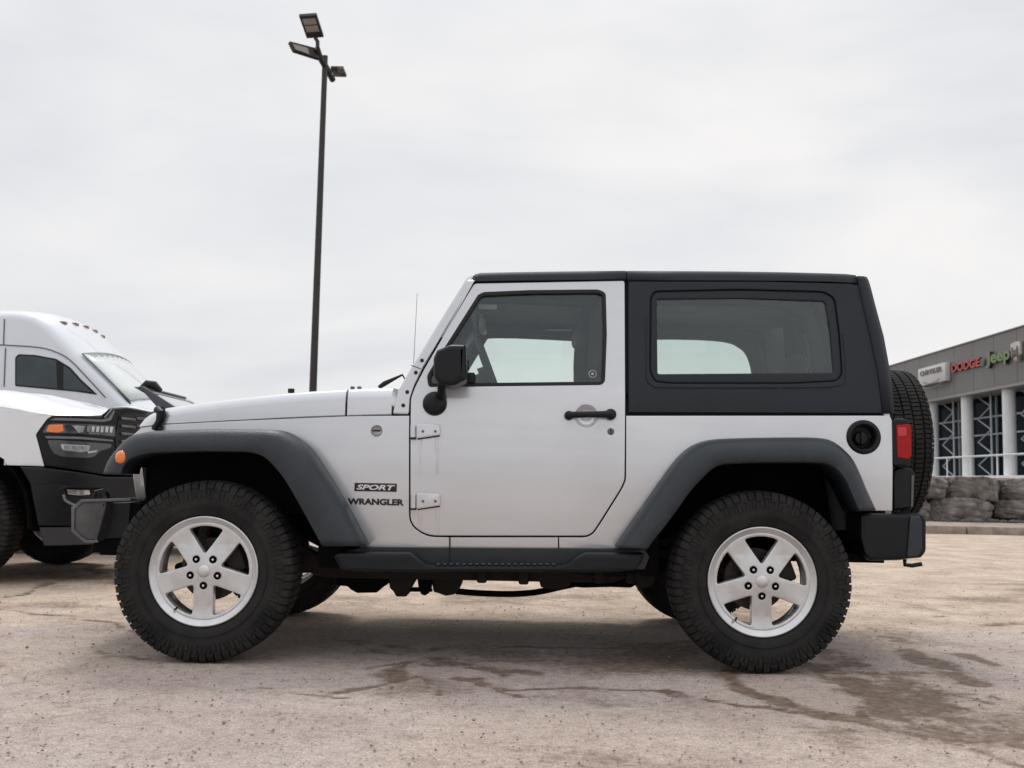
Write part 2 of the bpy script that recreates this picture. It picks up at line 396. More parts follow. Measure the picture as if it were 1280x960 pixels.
def ground():
    def axis(lo, hi, st, ext_lo, ext_hi):
        a = list(np.arange(lo, hi, st)); s = st; x = a[-1]; 
        while x < ext_hi: s *= 1.13; x += s; a.append(x)
        s = st; x = a[0]; b = []
        while x > ext_lo: s *= 1.13; x -= s; b.append(x)
        return np.array(b[::-1]+a)
    xs = axis(-3.6, 3.6, .017, -2500, 2500); ys = axis(2.7, 8.2, .017, -600, 4500)
    X, Y = np.meshgrid(xs, ys, indexing='ij'); nx, ny = X.shape
    wx = X+(fbm(X, Y, .35, 11)-.5)*.22; wy = Y+(fbm(X, Y, .35, 21)-.5)*.22
    st = np.zeros_like(X)
    def line(pts, w, k=1.0):
        nonlocal st
        q = [G(*p) for p in pts]
        d = np.full_like(X, 9.)
        for a, b in zip(q, q[1:]): d = np.minimum(d, seg_d(wx, wy, (a.x, a.y), (b.x, b.y)))
        brk = np.clip((fbm(X, Y, .13, 31, 5)-.30)*4.5, 0, 1)*(.55+.45*np.clip((fbm(X, Y, .05, 37, 3)-.35)*5, 0, 1))
        st = np.maximum(st, k*brk*np.clip(1.45-d/w, 0, 1))
    line([(430, 866), (480, 851), (520, 843), (600, 846), (640, 858), (765, 860), (815, 859), (860, 871), (965, 880), (1065, 899), (1115, 911), (1215, 940), (1330, 975)], .022)
    line([(480, 851), (500, 830), (540, 822), (600, 835), (660, 838)], .05, .8)
    line([(520, 843), (545, 868)], .02); line([(600, 848), (660, 868), (700, 870)], .018)
    line([(455, 832), (520, 824), (640, 842)], .03, .7)
    line([(905, 838), (925, 862), (990, 878), (1060, 894)], .04, .9)
    line([(1030, 812), (1090, 842), (1150, 865), (1180, 895), (1230, 922), (1300, 930)], .10, 1)
    line([(1000, 830), (1050, 850), (1100, 880), (1150, 905), (1200, 925)], .09, .9)
    line([(1040, 830), (1110, 838), (1180, 842)], .08, .8)
    line([(1100, 795), (1130, 808), (1160, 826), (1212, 852)], .07, .95)
    line([(1205, 818), (1240, 828)], .05, .9); line([(1110, 862), (1180, 868)], .06, .7)
    line([(1160, 905), (1260, 918)], .03, .8); line([(1080, 870), (1075, 895), (1110, 911)], .03, .8)
    line([(-30, 752), (40, 768), (130, 775), (200, 800)], .02, .8); line([(20, 745), (60, 728), (120, 715)], .03, .7)
    line([(120, 812), (190, 822), (215, 826)], .035, .7); line([(100, 700), (125, 716), (135, 722)], .07, .7)
    line([(640, 935), (700, 930), (760, 940)], .02, .35)
    line([(430, 800), (520, 812), (640, 806), (760, 812), (860, 800)], .05, .55); line([(470, 812), (560, 822), (700, 826), (830, 832)], .04, .5)
    line([(1090, 842), (1130, 880), (1190, 910), (1290, 940)], .03, .9); line([(1000, 826), (1080, 858), (1160, 890)], .05, .9); line([(1060, 820), (1130, 855), (1230, 880)], .03, .8)
    line([(640, 862), (560, 858), (430, 870), (330, 860)], .012, .8); line([(1150, 865), (1240, 870), (1300, 890)], .02, .7); line([(1170, 770), (1230, 782), (1300, 776)], .05, .6)
    for k in range(8):                                           # tyre tread print behind the rear wheel
        line([(1005+6*k, 826-2.2*k), (1060+9*k, 842-2.2*k)], .006, .75)
    blot = np.clip((fbm(X, Y, .7, 51, 5)-.57)*5, 0, 1)*.42
    st = np.maximum(st, blot*((Y < 9)))
    tan_mask = np.clip((Y-5.55+(fbm(X, Y, .9, 61, 5)-.5)*1.8)/.7, 0, 1)  # tan tone growing with distance from the camera, edge broken by noise
    tan_mask = np.maximum(tan_mask, np.clip((fbm(X, Y, 1.6, 71, 5)-.58)*5, 0, .35))
    Z = (fbm(X, Y, .5, 81, 5)-.5)*.010*(np.hypot(X, Y) < 60) - st*.003 + (vnoise(X, Y, .05, 91)-.5)*.003*((X > -3.6) & (X < 3.6) & (Y > 2.7) & (Y < 8.2)) + tan_mask*(fbm(X, Y, .11, 95, 2)-.5)*.006*(Y < 10)
    for wxp, wyp in ((-1.33, 4.62), (1.09, 4.62), (-1.33, 6.19), (1.09, 6.19)):
        Z = Z*(1-np.exp(-((X-wxp)**2+(Y-wyp)**2)/.03))
    co = np.stack([X, Y, Z-.004], -1).reshape(-1, 3).astype(np.float32)
    idx = np.arange(nx*ny).reshape(nx, ny)
    f = np.stack([idx[:-1, :-1], idx[1:, :-1], idx[1:, 1:], idx[:-1, 1:]], -1).reshape(-1, 4)
    me = bpy.data.meshes.new('ground'); me.vertices.add(nx*ny); me.vertices.foreach_set('co', co.ravel())
    me.loops.add(f.size); me.loops.foreach_set('vertex_index', f.ravel().astype(np.int32))
    me.polygons.add(len(f)); me.polygons.foreach_set('loop_start', np.arange(0, f.size, 4, dtype=np.int32)); me.polygons.foreach_set('loop_total', np.full(len(f), 4, np.int32))
    me.update(); me.shade_smooth()
    for nm, arr in (('stain', st), ('tan_mask', tan_mask)):
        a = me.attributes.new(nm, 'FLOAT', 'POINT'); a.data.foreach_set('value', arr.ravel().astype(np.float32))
    o = bpy.data.objects.new('ground', me); COL.objects.link(o); tag(o, kind='structure')
    m = bpy.data.materials.new('dusty_asphalt'); m.use_nodes = True; t = m.node_tree; b = t.nodes['Principled BSDF']; l = t.links.new
    g = N(t, 'ShaderNodeNewGeometry')
    def noi(s, d=6, r=.6):
        n = N(t, 'ShaderNodeTexNoise'); n.inputs['Scale'].default_value = s; n.inputs['Detail'].default_value = d; n.inputs['Roughness'].default_value = r
        l(g.outputs['Position'], n.inputs['Vector']); return n
    def ramp(n, els):
        r = N(t, 'ShaderNodeValToRGB'); r.color_ramp.elements[0].position = els[0][0]; r.color_ramp.elements[0].color = (*els[0][1], 1)
        r.color_ramp.elements[1].position = els[-1][0]; r.color_ramp.elements[1].color = (*els[-1][1], 1)
        for p, c in els[1:-1]: q = r.color_ramp.elements.new(p); q.color = (*c, 1)
        l(n.outputs['Fac'] if 'Fac' in n.outputs else n.outputs[0], r.inputs['Fac']); return r
    def mix(f, a, bb, mode='MIX', fac=None):
        x = N(t, 'ShaderNodeMix', data_type='RGBA', blend_type=mode)
        if fac is not None: x.inputs['Factor'].default_value = fac
        else: l(f, x.inputs['Factor'])
        for s, k in ((a, 'A'), (bb, 'B')):
            if isinstance(s, tuple): x.inputs[k].default_value = (*s, 1)
            else: l(s, x.inputs[k])
        return x.outputs['Result']
    grey = ramp(noi(1.3), [(.3, (.43, .355, .33)), (.5, (.515, .438, .408)), (.72, (.585, .52, .485))])
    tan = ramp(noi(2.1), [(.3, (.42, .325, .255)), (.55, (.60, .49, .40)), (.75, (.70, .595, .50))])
    at = N(t, 'ShaderNodeAttribute', attribute_name='tan_mask'); c = mix(at.outputs['Fac'], grey.outputs['Color'], tan.outputs['Color'])
    grain = ramp(noi(150, 5, .85), [(.34, (.36, .33, .31)), (.44, (.85, .84, .83)), (.56, (1.10, 1.10, 1.10)), (.66, (1.55, 1.54, 1.52))])
    gv = N(t, 'ShaderNodeTexVoronoi'); gv.inputs['Scale'].default_value = 210; l(g.outputs['Position'], gv.inputs['Vector'])
    gs = N(t, 'ShaderNodeSeparateColor'); l(gv.outputs['Color'], gs.inputs[0])
    gf = ramp(gs, [(0, (.62, .59, .57)), (.2, (.89, .88, .87)), (.8, (1.08, 1.07, 1.06)), (1, (1.30, 1.28, 1.26))])
    c = mix(None, c, grain.outputs['Color'], 'MULTIPLY', .9)
    c = mix(None, c, gf.outputs['Color'], 'MULTIPLY', .75)
    g2 = ramp(noi(11, 10, .78), [(.34, (.62, .60, .58)), (.48, (.98, .98, .98)), (.6, (1.08, 1.08, 1.08)), (.75, (1.2, 1.2, 1.2))]); c = mix(None, c, g2.outputs['Color'], 'MULTIPLY', .75)
    v = N(t, 'ShaderNodeTexVoronoi'); v.inputs['Scale'].default_value = 120; l(g.outputs['Position'], v.inputs['Vector'])
    vr = N(t, 'ShaderNodeValToRGB'); vr.color_ramp.elements[0].position = .10; vr.color_ramp.elements[0].color = (1, 1, 1, 1); vr.color_ramp.elements[1].position = .22; vr.color_ramp.elements[1].color = (0, 0, 0, 1)
    l(v.outputs['Distance'], vr.inputs['Fac'])
    sp = ramp(noi(5, 3, .5), [(.42, (0, 0, 0)), (.62, (.8, .8, .8))]); mm = N(t, 'ShaderNodeMath', operation='MULTIPLY'); l(vr.outputs['Color'], mm.inputs[0]); l(sp.outputs['Color'], mm.inputs[1])
    c = mix(mm.outputs[0], c, (.15, .125, .11))
    # hairline cracks
    nd = noi(1.6, 4, .6); vadd = N(t, 'ShaderNodeVectorMath', operation='MULTIPLY_ADD'); vadd.inputs[1].default_value = (.9, .9, .9)
    l(nd.outputs['Color'], vadd.inputs[0]); l(g.outputs['Position'], vadd.inputs[2])
    vc = N(t, 'ShaderNodeTexVoronoi', feature='DISTANCE_TO_EDGE'); vc.inputs['Scale'].default_value = .8; l(vadd.outputs[0], vc.inputs['Vector'])
    vcr = N(t, 'ShaderNodeValToRGB'); vcr.color_ramp.elements[0].position = .0; vcr.color_ramp.elements[0].color = (1, 1, 1, 1); vcr.color_ramp.elements[1].position = .011; vcr.color_ramp.elements[1].color = (0, 0, 0, 1)
    l(vc.outputs['Distance'], vcr.inputs['Fac'])
    spc = ramp(noi(1.1, 3, .5), [(.50, (0, 0, 0)), (.64, (.5, .5, .5))]); m5 = N(t, 'ShaderNodeMath', operation='MULTIPLY'); l(vcr.outputs['Color'], m5.inputs[0]); l(spc.outputs['Color'], m5.inputs[1])
    c = mix(m5.outputs[0], c, (.17, .13, .105))
    sa = N(t, 'ShaderNodeAttribute', attribute_name='stain'); edge = noi(26, 9, .85)
    ma = N(t, 'ShaderNodeMath', operation='MULTIPLY_ADD'); l(edge.outputs['Fac'], ma.inputs[0]); ma.inputs[1].default_value = -1.9; ma.inputs[2].default_value = 1.04
    mb = N(t, 'ShaderNodeMath', operation='ADD'); l(sa.outputs['Fac'], mb.inputs[0]); l(ma.outputs[0], mb.inputs[1])
    mc = N(t, 'ShaderNodeMapRange'); mc.inputs['From Min'].default_value = .10; mc.inputs['From Max'].default_value = .62; mc.inputs['To Max'].default_value = .9; l(mb.outputs[0], mc.inputs['Value'])
    mud = ramp(noi(22, 8, .8), [(.34, (.08, .052, .034)), (.5, (.17, .115, .080)), (.66, (.30, .225, .175))])
    c = mix(mc.outputs[0], c, mud.outputs['Color'])
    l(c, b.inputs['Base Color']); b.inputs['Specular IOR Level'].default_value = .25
    rr = N(t, 'ShaderNodeMapRange'); rr.inputs['To Min'].default_value = .9; rr.inputs['To Max'].default_value = .7; l(mc.outputs[0], rr.inputs['Value']); l(rr.outputs[0], b.inputs['Roughness'])
    bu = N(t, 'ShaderNodeBump'); bu.inputs['Strength'].default_value = .8; bu.inputs['Distance'].default_value = .006
    n4 = noi(85, 6, .85); l(n4.outputs['Fac'], bu.inputs['Height']); l(bu.outputs[0], b.inputs['Normal'])
    me.materials.append(m)
ground()

def gravel():
    vs = []; fs = []
    base = bmesh.new(); bmesh.ops.create_icosphere(base, subdivisions=1, radius=1); bv = [v.co.copy() for v in base.verts]; bf = [[v.index for v in f.verts] for f in base.faces]; base.free()
    r = random.Random(5)
    for k in range(5500):
        y = 2.9+ (r.random()**1.5)*9; x = (r.random()-.5)*2*(y*.52+.3)
        s = r.choice((.0012, .0016, .0018, .002, .0025, .0035))*(1+.5*r.random())
        if r.random() < .02: s *= 1.8
        o = len(vs); q = Matrix.Rotation(r.random()*6.28, 3, 'Z')
        for v in bv:
            w = q @ Vector((v.x*1.3, v.y, v.z*.75))*s*(1+.35*(r.random()-.5)); vs.append((w.x+x, w.y+y, w.z+.003))
        fs += [[i+o for i in f] for f in bf]
    me = bpy.data.meshes.new('gravel'); me.from_pydata(vs, [], fs); me.update()
    me.materials.append(mat('pebble', (.40, .35, .31), .85, col2=(.16, .135, .12), vscale=5))
    o = bpy.data.objects.new('gravel', me); COL.objects.link(o); tag(o, kind='stuff')
gravel()

# ------------------------------------------------------------------ wheels
def tyre_bm(ro=.395, rb=.243, w=.25, yin=.0, sp=68, road=False):
    """tyre centred on y=0, axis y, outer face towards -y"""
    h = w/2
    cr_ = ro-(.014 if road else .010)
    prof = [(rb-.004, -h*.80), (rb+.004, -h*.90), (rb+.03, -h*1.00), (rb+.065, -h*1.04), (rb+.095, -h*1.03), (cr_-.028, -h*.97), (cr_-.012, -h*.90), (cr_, -h*.76), (cr_+.003, -h*.3), (cr_+.003, 0)]
    prof = prof+[(r, -y) for r, y in prof[-2::-1]]
    bm = rev_bm(prof, 96)
    # tread blocks
    def blk(r0, r1, y0, y1, a0, a1, dr0=0, dr1=0, sk=0):
        vs = []
        for (r, dd) in ((r0, 0), (r1, 1)):
            for (y, a, dr) in ((y0, a0, dr0), (y1, a0+sk, dr1), (y1, a1+sk, dr1), (y0, a1, dr0)):
                rr = r+(dr if dd else 0)-(.0 if dd else 0)
                sh = .0014 if dd else 0
                aa = a+(sh/ro if a < (a0+a1)/2+sk*.5 else -sh/ro)
                vs.append(bm.verts.new((rr*math.cos(aa), y, rr*math.sin(aa))))
        for f in ((0, 1, 2, 3), (7, 6, 5, 4), (0, 4, 5, 1), (1, 5, 6, 2), (2, 6, 7, 3), (3, 7, 4, 0)): bm.faces.new([vs[i] for i in f])
    da = 2*math.pi/sp
    for i in range(sp):
        a = i*da
        for s in (-1, 1):
            ex = .004 if i % 2 else -.002
            # shoulder lug: wraps over the edge onto the sidewall
            g = .78 if not road else .86
            blk(cr_-.02, ro, s*h*(.60 if road else .50), s*(h*.80+ex), a, a+da*g, 0, -.004, da*.1)
            vs = []
            pts = [(cr_-.004, s*(h*.79)), (ro-.003, s*(h*.83+ex)), (ro-.012, s*(h*.93+ex)), (ro-.030-(.014 if i % 2 else 0), s*(h*1.02)), (cr_-.040, s*h*.95)]
            aw = da*(.80 if not road else .8)
            V = [[bm.verts.new((r*math.cos(q), y, r*math.sin(q))) for r, y in pts] for q in (a+da*.05, a+da*.05+aw)]
            for k in range(len(pts)-1): bm.faces.new((V[0][k], V[1][k], V[1][k+1], V[0][k+1]))
            bm.faces.new(V[0]); bm.faces.new(V[1][::-1])
            if road: blk(cr_-.012, ro+.001, s*h*.22, s*h*.52, a+da*.3, a+da*1.12, 0, 0, -da*.12)
            else: blk(cr_-.01, ro+.001, s*h*.18, s*h*.44, a+da*.3, a+da*1.08, 0, 0, -da*.25)
        if road: blk(cr_-.012, ro+.002, -h*.14, h*.14, a, a+da*.86, 0, 0, da*.12)
        else: blk(cr_-.01, ro+.002, -h*.13, h*.13, a, a+da*.78, 0, 0, da*.35)
    # sidewall ribs
    for s in (-1, 1):
        n = 104
        for i in range(n):
            if (i*7) % 11 in (3,): continue
            a = 2*math.pi*i/n; b = a+2*math.pi/n*(.55 if i % 4 else .3)
            r0, r1 = cr_-.064-(.008 if i % 2 else 0), cr_-.036+(.006 if i % 3 else -.008)
            y = s*h*1.018
            q = [bm.verts.new((r*math.cos(t), yy, r*math.sin(t))) for (r, t, yy) in ((r0, a, y), (r1, a, y*.997), (r1, b, y*.997), (r0, b, y))]
            q2 = [bm.verts.new(v.co+Vector((0, s*.0058, 0))) for v in q]
            for f in ((0, 1, 2, 3),): bm.faces.new([q2[k] for k in f])
            for k in range(4): bm.faces.new((q[k], q[(k+1) % 4], q2[(k+1) % 4], q2[k]))
        for (r, hh) in ((rb+.038, .0016), (rb+.078, .0013)):
            rows = [[(rr*math.cos(2*math.pi*i/96), s*(h*1.035)+s*yy, rr*math.sin(2*math.pi*i/96)) for rr, yy in ((r-.0025, -.003), (r-.001, hh), (r+.001, hh), (r+.0025, -.003))] for i in range(96)]
            loft_bm(rows, closed_u=True, bm=bm)
    return bm
def rim_bm(lip=.2385):
    """5-spoke cast wheel, face towards -y; y=0 is the lip plane"""
    spokes = [R(270+72*k) for k in range(5)]
    wheel = Flat((0, 0, 0), (1, 0, 0), (0, 0, 1))      # normal = a x b = -y : outward
    ro = .212; holes = []
    for k in range(5):
        a0 = spokes[k]; a1 = a0+R(72); hw = .0435; ri = .196
        def off_line(a, sgn, r): # point at distance r along spoke dir, offset sideways
            return (r*math.cos(a)-sgn*hw*math.sin(a), r*math.sin(a)+sgn*hw*math.cos(a))
        am = (a0+a1)/2; ap = hw/math.sin(R(36))
        arc0 = a0+math.asin((hw+.002)/ri); arc1 = a1-math.asin((hw+.002)/ri)
        pts = [(ap*math.cos(am), ap*math.sin(am), .014)]
        pts += [(ri*math.cos(arc0), ri*math.sin(arc0), .012)]
        for j in range(1, 5):
            q = arc0+(arc1-arc0)*j/5; pts.append((ri*math.cos(q), ri*math.sin(q), .0))
        pts += [(ri*math.cos(arc1), ri*math.sin(arc1), .012)]
        holes.append(rnd(pts, .01, 4))
    for a in spokes: holes.append(circ(.0625*math.cos(a), .0625*math.sin(a), .0150, n=16))
    class Dish:
        def xyz(s, u, v, off):
            r = math.hypot(u, v); d = .016 - .012*max(0, min(1, (.15-r)/.12)) if r < .15 else .016-.006*(r-.15)/.06
            return Vector((u, d-off, v))
    bm = panel_bm(Dish(), circ(0, 0, ro, n=72), holes, thick=.034, bev=.005, step=(.03, .03), seg=2)
    prof = [(ro-.005, .014), (ro+.006, .009), (lip-.009, -.001), (lip-.004, -.004), (lip, -.002), (lip+.0015, .004), (lip-.006, .012), (lip-.010, .03), (lip-.022, .05), (lip-.024, .15), (lip-.010, .175), (lip, .18), (lip, .19), (lip-.012, .19), (lip-.032, .15), (lip-.034, .05), (ro-.008, .04), (ro-.012, .02)]
    rev_bm(prof, 96, closed=True, bm=bm)
    return bm
def make_wheel(parent, loc, steer=0.0, sp=68):
    w = empty('wheel', loc, parent); w.rotation_euler = (0, 0, steer)
    h = .125
    t = finish('tyre', tyre_bm(sp=sp), TYRE, w, local=True, ang=30)
    bm = rim_bm()
    for v in bm.verts: v.co.y -= h*.88
    r = finish('rim', bm, RIM, w, local=True, ang=35, wn=True)
    # centre cap
    bm = rev_bm([(0, -.030), (.012, -.0295), (.021, -.027), (.027, -.022), (.0285, -.006), (.0285, .01)], 32)
    for v in bm.verts: v.co.y -= h*.88-.024
    finish('centre_cap', bm, RIM, w, local=True)
    for k in range(5):
        a = R(270+72*k); cx, cz = .0625*math.cos(a), .0625*math.sin(a)
        bm = rev_bm([(.0148, .004), (.0146, .040), (0, .042)], 16)
        for v in bm.verts: v.co += Vector((cx, -h*.88, cz))
        finish('lug_recess', bm, RUBBER, w, local=True)
        bm = rev_bm([(0, -.004), (.0055, -.003), (.0085, .001), (.0085, .03)], 6)
        for v in bm.verts: v.co += Vector((cx, -h*.88+.008, cz))
        finish('lug_nut', bm, CHROME, w, local=True, ang=20)
    bm = rev_bm([(.05, .02), (.138, .02), (.138, .042), (.05, .042)], 48, closed=True)
    rev_bm([(0, -.055), (.045, -.055), (.07, -.045), (.075, -.02), (.075, .0)], 32, bm=bm)
    finish('brake_disc', bm, DISC, w, local=True)
    bm = box_bm(-.05, .05, -.05, .05, .085, .165, .012); 
    bmesh.ops.rotate(bm, verts=bm.verts, cent=(0, 0, 0), matrix=Matrix.Rotation(R(70), 3, 'Y'))
    finish('brake_caliper', bm, RUSTY, w, local=True)
    bm = tube_bm([(-.11, -.095, -.158), (-.118, -.112, -.168)], .004, 8); finish('valve', bm, RUBBER, w, local=True)
    return w
def copy_tree(o, parent=None):
    c = o.copy(); COL.objects.link(c); c.parent = parent
    for ch in list(o.children): copy_tree(ch, c)
    return c

# ------------------------------------------------------------------ the two-door off-roader
YC = 5.405; XF, XR = P(253, 715, 4.495).x, P(954, 728.5, 4.495).x; HW = .795
print('wheelbase', XR-XF, 'centres', P(253, 715, 4.495).z, P(954, 728.5, 4.495).z)
XCOWL = P(512, 518, YC-.8).x
def jside(x, z):
    w = HW
    if z > 1.16: w -= (z-1.16)*.155
    w -= .020*((z-.85)/.4)**2 if z < 1.16 else .0120
    if x < XCOWL+.02: w -= .115*((XCOWL+.02-x)/1.25)
    return w
JS = Side(YC, jside)
ORG[0] = Vector((0, YC, 0))
JEEP = empty('off_road_car', (0, YC, 0))
tag(JEEP, 'silver two-door off-road car with black hardtop, seen side-on in the foreground', 'car')
def jm(o): return mirror_obj(o, YC, JEEP)
wz = .383
w0 = make_wheel(JEEP, (XF, -.786, wz), steer=R(0)); w0.scale = (.98, 1, .98)
for (x, y, rz, spin) in ((XR, -.786, 0, 0), (XF, .786, math.pi, .3), (XR, .786, math.pi, .9)):
    w = copy_tree(w0, JEEP); w.location = (x, y, wz); w.rotation_euler = (0, 0, rz)

# silver sheet metal
def shrink(l, d):
    a = [tuple(p[:2]) for p in l]; s = 1 if area(a) > 0 else -1
    return inset(a, d*s)
door = [(513.2, 521, 0), (513.6, 498, 5), (518.8, 484, 5), (530, 462, 3), (592.8, 354.2, 4), (780.8, 350.6, 4), (780.8, 600, 26), (776, 610.5, 6), (750, 652, 14), (738, 670, 26), (534, 669.6, 34), (513.0, 655, 30)]
DO = rnd(door, 8, 6); OO = shrink(DO, -1.7)
o_left = [p for p in OO if p[0] < 561 and p[1] > 520.2][::-1]; o_left.sort(key=lambda p: p[1]*1.0+p[0]*.6)
o_right = [p for p in OO if p[0] > 698.6 and p[1] > 520.2]; o_right.sort(key=lambda p: p[0]*.6-p[1])
yb_door = max(p[1] for p in OO)
fo = [(129, 592), (134, 578), (146, 561), (162, 546), (185, 540), (211, 538.5), (267, 536.5), (324, 537), (342, 538), (357, 543), (380, 559), (399, 585), (417, 613), (437, 648), (455, 682.5)]
fi = [(153, 592.5), (154, 586), (157, 581), (162, 575), (170, 571), (188, 567), (225, 565), (270, 564.5), (305, 565), (320, 567), (334, 574), (352, 594), (366, 616), (385, 650), (403, 683)]
ro_ = [(774, 685), (788, 664), (808, 635), (832, 600), (850, 576), (868, 560), (891, 552), (930, 549.5), (985, 548.5), (1022, 549), (1042, 553.5), (1062, 571), (1072, 588), (1082, 612), (1094, 638)]
ri_ = [(808, 686.5), (815, 676), (828, 660), (846, 636), (860, 616), (874, 600), (895, 582), (925, 578.5), (970, 577.5), (1012, 577.5), (1036, 580), (1052, 594), (1060, 607), (1066, 622), (1074, 639)]
mid = lambda a, b, f: [(p[0]*(1-f)+q[0]*f, p[1]*(1-f)+q[1]*f) for p, q in zip(a, b)]
mf = mid(fo, fi, .6); mrr_ = mid(ro_, ri_, .6)
fender = [(176, 535), (206, 530.5), (313, 525.2), (432, 520.4), (511.5, 519.6)] + o_left + [(561.5, yb_door), (561.5, 685), (452, 685)] + mf[::-1][1:-3] + [(157, 556), (165, 545)]
o = panel('fender_panel', JS, fender, SILVER, JEEP, thick=.03, bev=.003, step=(.12, .06)); jm(o)
o = panel('sill_panel', JS, [(563, yb_door), (697.6, yb_door), (697.6, 685.5), (563, 685)], SILVER, JEEP, thick=.03, bev=.003); jm(o)
quarter = [(698.6, yb_door)] + o_right + [(782.6, 519.6), (1106, 519.4), (1113, 521), (1115.5, 526), (1115.5, 639)] + mrr_[::-1][:-1] + [(786, 686), (699, 685.5)]
o = panel('rear_quarter_panel', JS, quarter, SILVER, JEEP, holes=[circ(1079.4, 546.5, 20)], thick=.03, bev=.004, step=(.12, .06)); jm(o)
wopen = [(546, 450, 0), (597.5, 369, 0), (604, 365.3, 3), (663, 362.8, 0), (748, 362, 6), (757, 366, 6), (758.3, 419, 0), (756, 477, 5), (751.5, 481, 3), (536, 483.5, 4), (534, 470, 4)]
DOOR = panel('door', JS, DO, SILVER, JEEP, holes=[rnd(wopen, 6, 4), circ(733, 520, 14)], thick=.035, bev=.0035, step=(.15, .06))
DOORF = jm(DOOR)
def ctr(l): return (sum(p[0] for p in l)/len(l), sum(p[1] for p in l)/len(l))
wo = rnd(wopen, 6, 4); wg = shrink(wo, 4.2)
def both(o, sub=False, par=None):
    c = mirror_obj(o, YC, par or JEEP); return c
o = panel('window_seal', JS, shrink(wo, -.4), RUBBER, DOOR, holes=[wg], thick=.03, off=.001, bev=.003); both(o, par=DOORF)
o = panel('window', JS, shrink(wo, 2), GLASS, DOOR, thick=.004, off=-.014, bev=0); both(o, par=DOORF)
# door inner trim, keeps the door from being see-through in the cabin
o = panel('door_trim', JS, [(520, 487), (775, 484), (774, 655), (530, 655)], INTER, DOOR, thick=.04, off=-.04, bev=.01); both(o, par=DOORF)
# seat-belt style ring on the rear corner of the pane
u, v = JS.uv(741, 467)
o = panel('pane_sticker', JS, [(u+.019*math.cos(a*math.pi/12), v+.019*math.sin(a*math.pi/12)) for a in range(24)], mat('ring_grey', (.25, .27, .28), .5), DOOR, px=False,
      holes=[[(u+.014*math.cos(a*math.pi/12), v+.014*math.sin(a*math.pi/12)) for a in range(24)]], thick=.001, off=-.012, bev=0)
o = panel('pane_dot', JS, [(u+.006*math.cos(a*math.pi/8), v+.006*math.sin(a*math.pi/8)) for a in range(16)], mat('dot_grey', (.4, .42, .42), .5), DOOR, px=False, thick=.001, off=-.012, bev=0)
# windshield side pillar
pil = [(490.5, 517.5), (497.5, 488), (514.5, 458), (583.5, 346.5), (589.5, 344, 0), (592, 352, 0), (541, 438.5), (529, 459.5), (517.3, 483), (512.3, 498), (511, 518)]
o = panel('windshield_pillar', JS, rnd(pil, 3, 3), SILVER, JEEP, thick=.06, bev=.008, step=(None, .06)); PILL = o; PILR = jm(o)
for (x, y) in ((527.5, 450.6), (519.8, 465.7), (509, 490), (504, 506.7)):
    u, v = JS.uv(x, y)
    b = panel('bolt', JS, [(u+.0088*math.cos(a*math.pi/8), v+.0088*math.sin(a*math.pi/8)) for a in range(16)], RUBBER, PILL, px=False, thick=.008, off=.004, bev=.002)
    both(b, par=PILR)
t0 = JS.uv(513, 460); t1 = JS.uv(530, 463)
finish('pillar_seam', tube_bm([JS.xyz(*JS.uv(514, 456.5), .001), JS.xyz(*JS.uv(526, 461), .001)], .0018, 6), RUBBER, PILL)

# windshield plane
pb = P(504, 492, YC-.72); pt = P(586, 347.5, YC-.66)
def wsx(z): return pb.x+(pt.x-pb.x)*(z-pb.z)/(pt.z-pb.z)
WSH = Cross(wsx, -1)
def quad(y0, y1, z0, z1, r=.05, n=5): return rnd([(y0, z0), (y1, z0), (y1, z1), (y0, z1)], r, n)
WSF = panel('windshield_frame', WSH, quad(YC-.71, YC+.71, pb.z-.06, pt.z-.014, .02), SILVER, JEEP, px=False, holes=[quad(YC-.64, YC+.64, pb.z+.03, pt.z-.06, .06)], thick=.035, off=-.004, bev=.006, step=(None, .2))
panel('windshield', WSH, quad(YC-.65, YC+.65, pb.z+.02, pt.z-.05, .06), GLASSW, WSF, px=False, thick=.005, off=-.015, bev=0)
# hood and cowl
def hood_rows(st, front=False):
    rows = []
    for i, (px, sy, ty) in enumerate(st):
        s = JS.uv(px, sy, -.004); x = s[0]; zs = s[1]
        zt = P(px, ty, YC-jside(x, 1.1)+.03).z; w = jside(x, zs)+.004-.004
        hgt = zt-zs; r = min(.05, hgt*.8)
        row = []
        half = [(w-.02, zs-.01), (w, zs), (w-.002, zt-r)] + [(w-.004-(r*.9)*(1-math.cos(a)), zt-r+r*math.sin(a)) for a in (R(22), R(45), R(67), R(90))]
        half += [(w*.72, zt+.010), (w*.5, zt+.020), (w*.25, zt+.026), (0, zt+.028)]
        for (yy, z) in half: row.append((x, YC-yy, z))
        for (yy, z) in half[-2::-1]: row.append((x, YC+yy, z))
        rows.append(row)
    return rows
hs = [(175, 533, 531), (179, 532.7, 523.5), (185, 532.3, 517.5), (193, 531, 513.2), (204, 529.7, 509.8), (237, 528, 504.5), (275, 526, 499.5), (313, 524, 495.5), (350, 522, 491.8), (389, 520.2, 488.8), (431.3, 518.8, 486.3)]
HOOD = finish('hood', loft_bm(hood_rows(hs), caps=True), SILVER, JEEP, ang=40)
cw = [(434, 518.8, 486.3), (462, 518, 485.3), (489.3, 517.3, 484.6)]
finish('cowl', loft_bm(hood_rows(cw), caps=True), SILVER, JEEP, ang=40)
bmx = box_bm(P(432, 500, 4.7).x-.03, P(491, 500, 4.7).x, YC-.66, YC+.66, .9, 1.13); finish('cowl_backing', bmx, DARK, JEEP)
